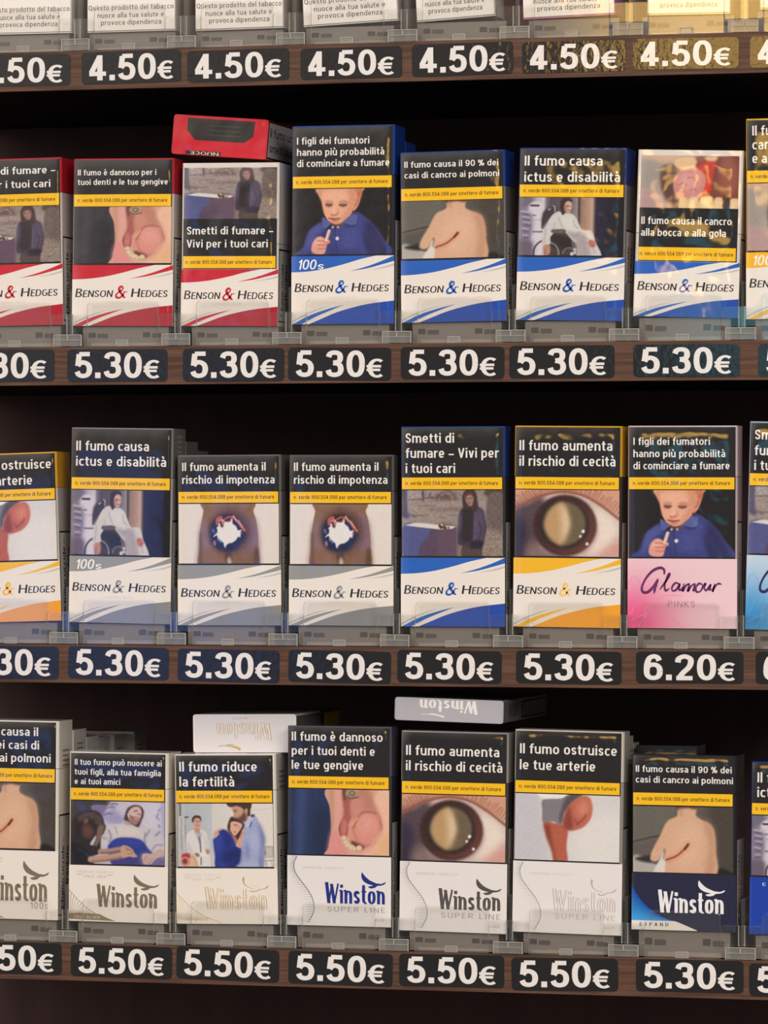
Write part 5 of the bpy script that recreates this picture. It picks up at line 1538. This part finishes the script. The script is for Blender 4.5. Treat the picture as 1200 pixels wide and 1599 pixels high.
def flipped(col, size, face=(226, 221, 222)):
    def d(m, W, H):
        m.rect(.9, W - .9, .4, H - .4, .02, face)
        # name printed upside down on the end of the pack
        LOGO.draw(m, 'Winston', W * .76, W * .23, H * size[0], -H * size[1], col, .06)
        if size[2]:
            LOGO.draw(m, 'Winston', W * .76, W * .23, H * size[0], -H * size[1], (236, 232, 232), .09, thin=.5)
            THIN.draw(m, 'WHITE', W * .53, W * .38, H * .93, -1.3, col, .06)
        eagle(m, W * .46, H * size[3], -W * .22, -H * .17, col, .06)
    return d


def grey_side(m, L, H):
    m.rect(1, L - 1, 1, H - 1, .03, (112, 106, 104))
    m.rect(L * .55, L - 1, H * .3, H - 1, .06, (40, 38, 38))
    m.rect(L * .62, L - 2, H * .55, H * .92, .09, (226, 178, 40))


def bar_side(m, L, H):
    m.rect(.8, L - .8, .6, H - .6, .03, (128, 122, 118))
    for k in range(14):
        m.rect(L * .12 + k * 1.3, L * .12 + k * 1.3 + .6, H * .25, H * .8, .06, (60, 56, 56))
    m.rect(L * .42, L - 2, H * .12, H * .88, .06, (44, 42, 42))
    m.rect(L * .44, L - 3, H * .2, H * .8, .09, (120, 114, 112))


lying([(303.5, 1115.7), (464, 1115), (302, 1175), (463.5, 1175)], YF + .012, 'white cigarette pack lying upside down on the cream couple pack', .086, (236, 232, 232), (150, 144, 140), flipped((198, 172, 124), (.78, .46, True, .22)), grey_side)
lying([(618.8, 1088), (787.6, 1094.6), (616, 1124), (786.6, 1130.5)], YF - .001, 'thin silver-white cigarette pack lying on the white clouded eye pack', .098, (176, 174, 180), (150, 146, 144), flipped((244, 240, 238), (.93, .55, False, .34), (182, 180, 186)), bar_side)


# ------------------------------------------------------------------ shelves, trays, dividers, price labels
XL, XR = at(-260, 800).x, at(1290, 800).x
FTOP = [68.0, 537.5, 1010.0, 1484.0]        # upper edge of each wooden front edge at mid frame
FBOT = [129.5, 598.0, 1070.5, 1543.0]
NAMES = ['topmost', 'second', 'third', 'lowest']
DIV = {0: [119, 285, 455, 630, 805, 982, 1162], 1: [107, 276, 449.5, 621, 799, 976, 1158], 2: [101, 269.5, 443.5, 618, 795, 973.3, 1155.7], 3: [100, 268.3, 441.5, 616.6, 794.7, 975, 1157.7]}
ZT = []
for r in range(4):
    zt, zb_ = at(540, FTOP[r]).z, at(540, FBOT[r]).z
    ZT.append(zt)
    sh = empty('display_shelf', ((XL + XR) / 2, 0, zb_))
    price = ['4.50', '5.30', '5.30', '5.50'][r]
    tag(sh, f'brown wood-edged black display shelf, {NAMES[r]} of the four, lined with {price} price labels', 'shelf', 'display shelves')
    hw = (XR - XL) / 2
    m = MB(); m.box((-hw, 0, 0), (hw, .004, zt - zb_), (120, 90, 70)); m.build('front_edge', M_WOOD, sh)
    m = MB(); m.box((-hw, .0042, .001), (hw, .232, zt - zb_ - .0002), (20, 16, 16)); m.build('board', M_BOARD, sh)

zlo, zhi = -1.25, at(600, -300).z
m = MB(); m.box((XL - .45, .2325, zlo), (XR + .25, .242, zhi), (20, 16, 16))
tag(m.build('wall_back', M_WALL), 'dark brown panel closing the back of the display shelves', 'wall', kind='structure')

m = MB(); m.box((-2.2, -2.6, zlo - .01), (2.2, .25, zlo), (20, 16, 16))
tag(m.build('floor', M_FLOOR), 'dark shop floor in front of the display', 'floor', kind='structure')

ALLC = {0: TOPC, 1: COLS[2], 2: COLS[3], 3: COLS[4]}
ROWN = ['top shelf', 'second shelf', 'third shelf', 'bottom shelf']
SHORT = {r: [q[0] for q in ALLC[r]] for r in ALLC}

for r in range(4):
    zt = ZT[r]
    dx = [at(x, FTOP[r] - 10, .002).x for x in DIV[r]]
    pitch0, pitch1 = dx[1] - dx[0], dx[-1] - dx[-2]
    edges = [dx[0] - pitch0] + dx + [dx[-1] + pitch1]
    for i in range(8):
        short, pxm, pz, pW = ALLC[r][i]
        c = (edges[i] + edges[i + 1]) / 2
        half = .0193
        root = empty('pack_tray', (c, .002, zt))
        where = '' if r == 0 else f' on the {ROWN[r]}'
        tag(root, f'clear plastic tray holding the {short}', 'display tray', 'clear pack trays')
        # front stop: upright clear plate with rounded upper corners
        m = MB(); m.plate(rr_pts(-half, half, .0004, .0236, .0024, 5, True), 0, .0014); m.build('front_stop', [M_CLEAR, M_EDGE], root)
        # moulded foot in the middle of the stop
        m = MB()
        for a_, b_, c_, d_ in ((-.0034, -.0028, .0003, .0036), (.0028, .0034, .0003, .0036), (-.0028, .0028, .0031, .0036), (-.0028, .0028, .0003, .0007)):
            m.box((a_, -.0007, c_), (b_, -.0001, d_), mat=1)
        m.box((-.0028, -.0004, .0008), (.0028, -.0002, .0030), mat=0)
        m.build('stop_clip', [M_BLOCK, M_EDGE], root)
        # tray floor the packs stand on
        th = max(pz - zt - .0003, .004)
        g_ = MB(); g_.box((-.0235, .0055, .0003), (.0235, .12, th), (126, 117, 110))
        g_.build('tray_floor', M_TRAY, root)
        k_ = MB(); k_.frame((0, .0055, 0), (MM, 0, 0), (0, 0, MM), (0, -MM, 0))
        hh = th * 1000
        for s in (-1, 1):
            k_.rrect(s * 15 - 5.5, s * 15 - 1.5, hh * .46, hh * .72, .4, .05, (74, 68, 64))
            k_.rrect(s * 15 - .5, s * 15 + 5.5, hh * .44, hh * .66, .4, .05, (84, 78, 73))
        k_.rect(-19, 19, .4, hh * .2, .05, (150, 142, 132))
        k_.build('floor_sockets', M_TRAY, root)
    for i, x in enumerate(dx):
        root = empty('shelf_divider', (x, .002, zt))
        tag(root, f'clear divider just right of the {SHORT[r][i]}', 'shelf divider', 'clear shelf dividers')
        lw = x - ((edges[i] + edges[i + 1]) / 2 + .0193) - .0004
        rw = ((edges[i + 1] + edges[i + 2]) / 2 - .0193) - x - .0004
        m = MB(); m.plate(rr_pts(-lw, rw, .0072, .0171, .0012, 4, True), .0002, .0014); m.build('front_wing', [M_CLEAR, M_EDGE], root)
        m = MB()
        m.box((-.0074, -.0012, .0004), (.0074, .0008, .0062), mat=0)                       # clear T-shaped foot with bright moulded rims
        for a_, b_, c_, d_ in ((-.0078, -.0072, .0003, .0066), (.0072, .0078, .0003, .0066), (-.0072, .0072, .0061, .0066), (-.0072, .0072, .0034, .0037), (-.0004, .0004, .0037, .0061)):
            m.box((a_, -.0016, c_), (b_, -.0013, d_), mat=1)
        m.build('foot_block', [M_BLOCK, M_EDGE], root)
        m = MB()
        m.box((-.0014, .0022, .0068), (.0014, .0024, .0172), mat=0)
        for a_, b_ in ((-.0018, -.0013), (.0013, .0018)):
            m.box((a_, .0018, .0067), (b_, .0024, .0172), mat=1)
        m.build('stem', [M_CLEAR, M_EDGE], root)
        m = MB(); m.box((-.0005, .0038, .0003), (.0005, .12, .030), mat=0, sidemat=1); m.build('fin', [M_CLEAR, M_EDGE], root)

# price labels: left px, right px, (top,bottom) at left, (top,bottom) at right, price
TAGS = {
    0: [(-45, 110, 87, 136, 85, 132.5, '4.50'), (128, 283, 82.5, 132, 76.5, 127, '4.50'), (293, 452, 79.5, 129.5, 75.5, 124, '4.50'), (470, 628, 76.5, 124.5, 71, 121, '4.50'),
        (644, 802, 70, 120, 64.5, 115, '4.50'), (816, 978, 66, 115, 62.5, 110.5, '4.50'), (989, 1154.5, 60.5, 109.5, 58, 106, '4.50'), (1172, 1335, 57, 106, 55, 104, '4.50')],
    1: [(-72, 85, 547, 597, 546, 595, '5.30'), (105.5, 261.5, 545.5, 595.5, 545, 595.5, '5.30'), (286, 444, 545, 595.5, 543.5, 594.5, '5.30'), (450.6, 611, 542.5, 594, 543, 594, '5.30'),
        (626.5, 788, 542, 592, 541, 591.5, '5.30'), (796, 960, 540, 591, 539, 590, '5.30'), (989.7, 1155.7, 538, 588.5, 537.5, 588, '5.30'), (1185, 1350, 537, 588, 537, 588, '5.30')],
    2: [(-66, 91.7, 1008, 1058, 1009.5, 1061, '5.30'), (107, 263.6, 1008.7, 1058.5, 1012, 1062.3, '5.30'), (278, 436.6, 1012, 1063.5, 1017, 1066, '5.30'), (451, 610.7, 1014, 1064, 1018, 1068, '5.30'),
        (621, 783.7, 1014.5, 1065, 1017, 1068, '5.30'), (806.5, 971, 1015.5, 1066.5, 1018, 1069, '5.30'), (994, 1161.6, 1017, 1067, 1018, 1067.5, '6.20'), (1181, 1349, 1017.5, 1068, 1020, 1070, '6.20')],
    3: [(-60, 96.4, 1470, 1519, 1473, 1522.5, '5.50'), (111, 268.7, 1474.5, 1523.5, 1479, 1529, '5.50'), (276, 436, 1477, 1527, 1484, 1534.5, '5.50'), (451, 613.4, 1484, 1535, 1490, 1541, '5.50'),
        (624, 787.6, 1489, 1539, 1492, 1543, '5.50'), (799.5, 965.7, 1495, 1546, 1497, 1548, '5.50'), (993.8, 1161.6, 1497, 1547.5, 1500.5, 1551, '5.30'), (1170.7, 1338, 1504, 1555, 1507, 1558, '5.30')],
}
for r in TAGS:
    for i, (x0, x1, t0, b0, t1, b1, price) in enumerate(TAGS[r]):
        TL, TR, BL, BR = at(x0, t0), at(x1, t1), at(x0, b0), at(x1, b1)
        c = (TL + TR + BL + BR) / 4
        ax = (TR + BR - TL - BL) / 2
        W, H = ax.length * 1000, ((TL + TR) / 2 - (BL + BR) / 2).length * 1000
        m = MB()
        m.frame((0, 0, 0), (MM, 0, 0), (0, 0, MM), (0, -MM, 0))
        pts = rr_pts(-W / 2, W / 2, -H / 2, H / 2, 2.2, 6)
        m.plate([(a_ * MM, b_ * MM) for a_, b_ in pts], -.0003, -.00004, mat=0, edgemat=0, col=(30, 29, 31))
        PRICE.draw(m, price, -W / 2 + W * .072, -W / 2 + W * .748, -H / 2 + H * .10, H * .815, (236, 230, 226), .36)
        EURO.draw(m, '€', -W / 2 + W * .770, -W / 2 + W * .938, -H / 2 + H * .085, H * .58, (236, 230, 226), .36)
        o = m.build('price_label', M_TAG)
        o.location = (c.x, 0, c.z)
        o.rotation_euler = (0, -math.atan2(ax.z, ax.x), 0)
        tag(o, f'black {price}€ label below the {SHORT[r][i]}', 'price label', 'price labels on the shelf edges')
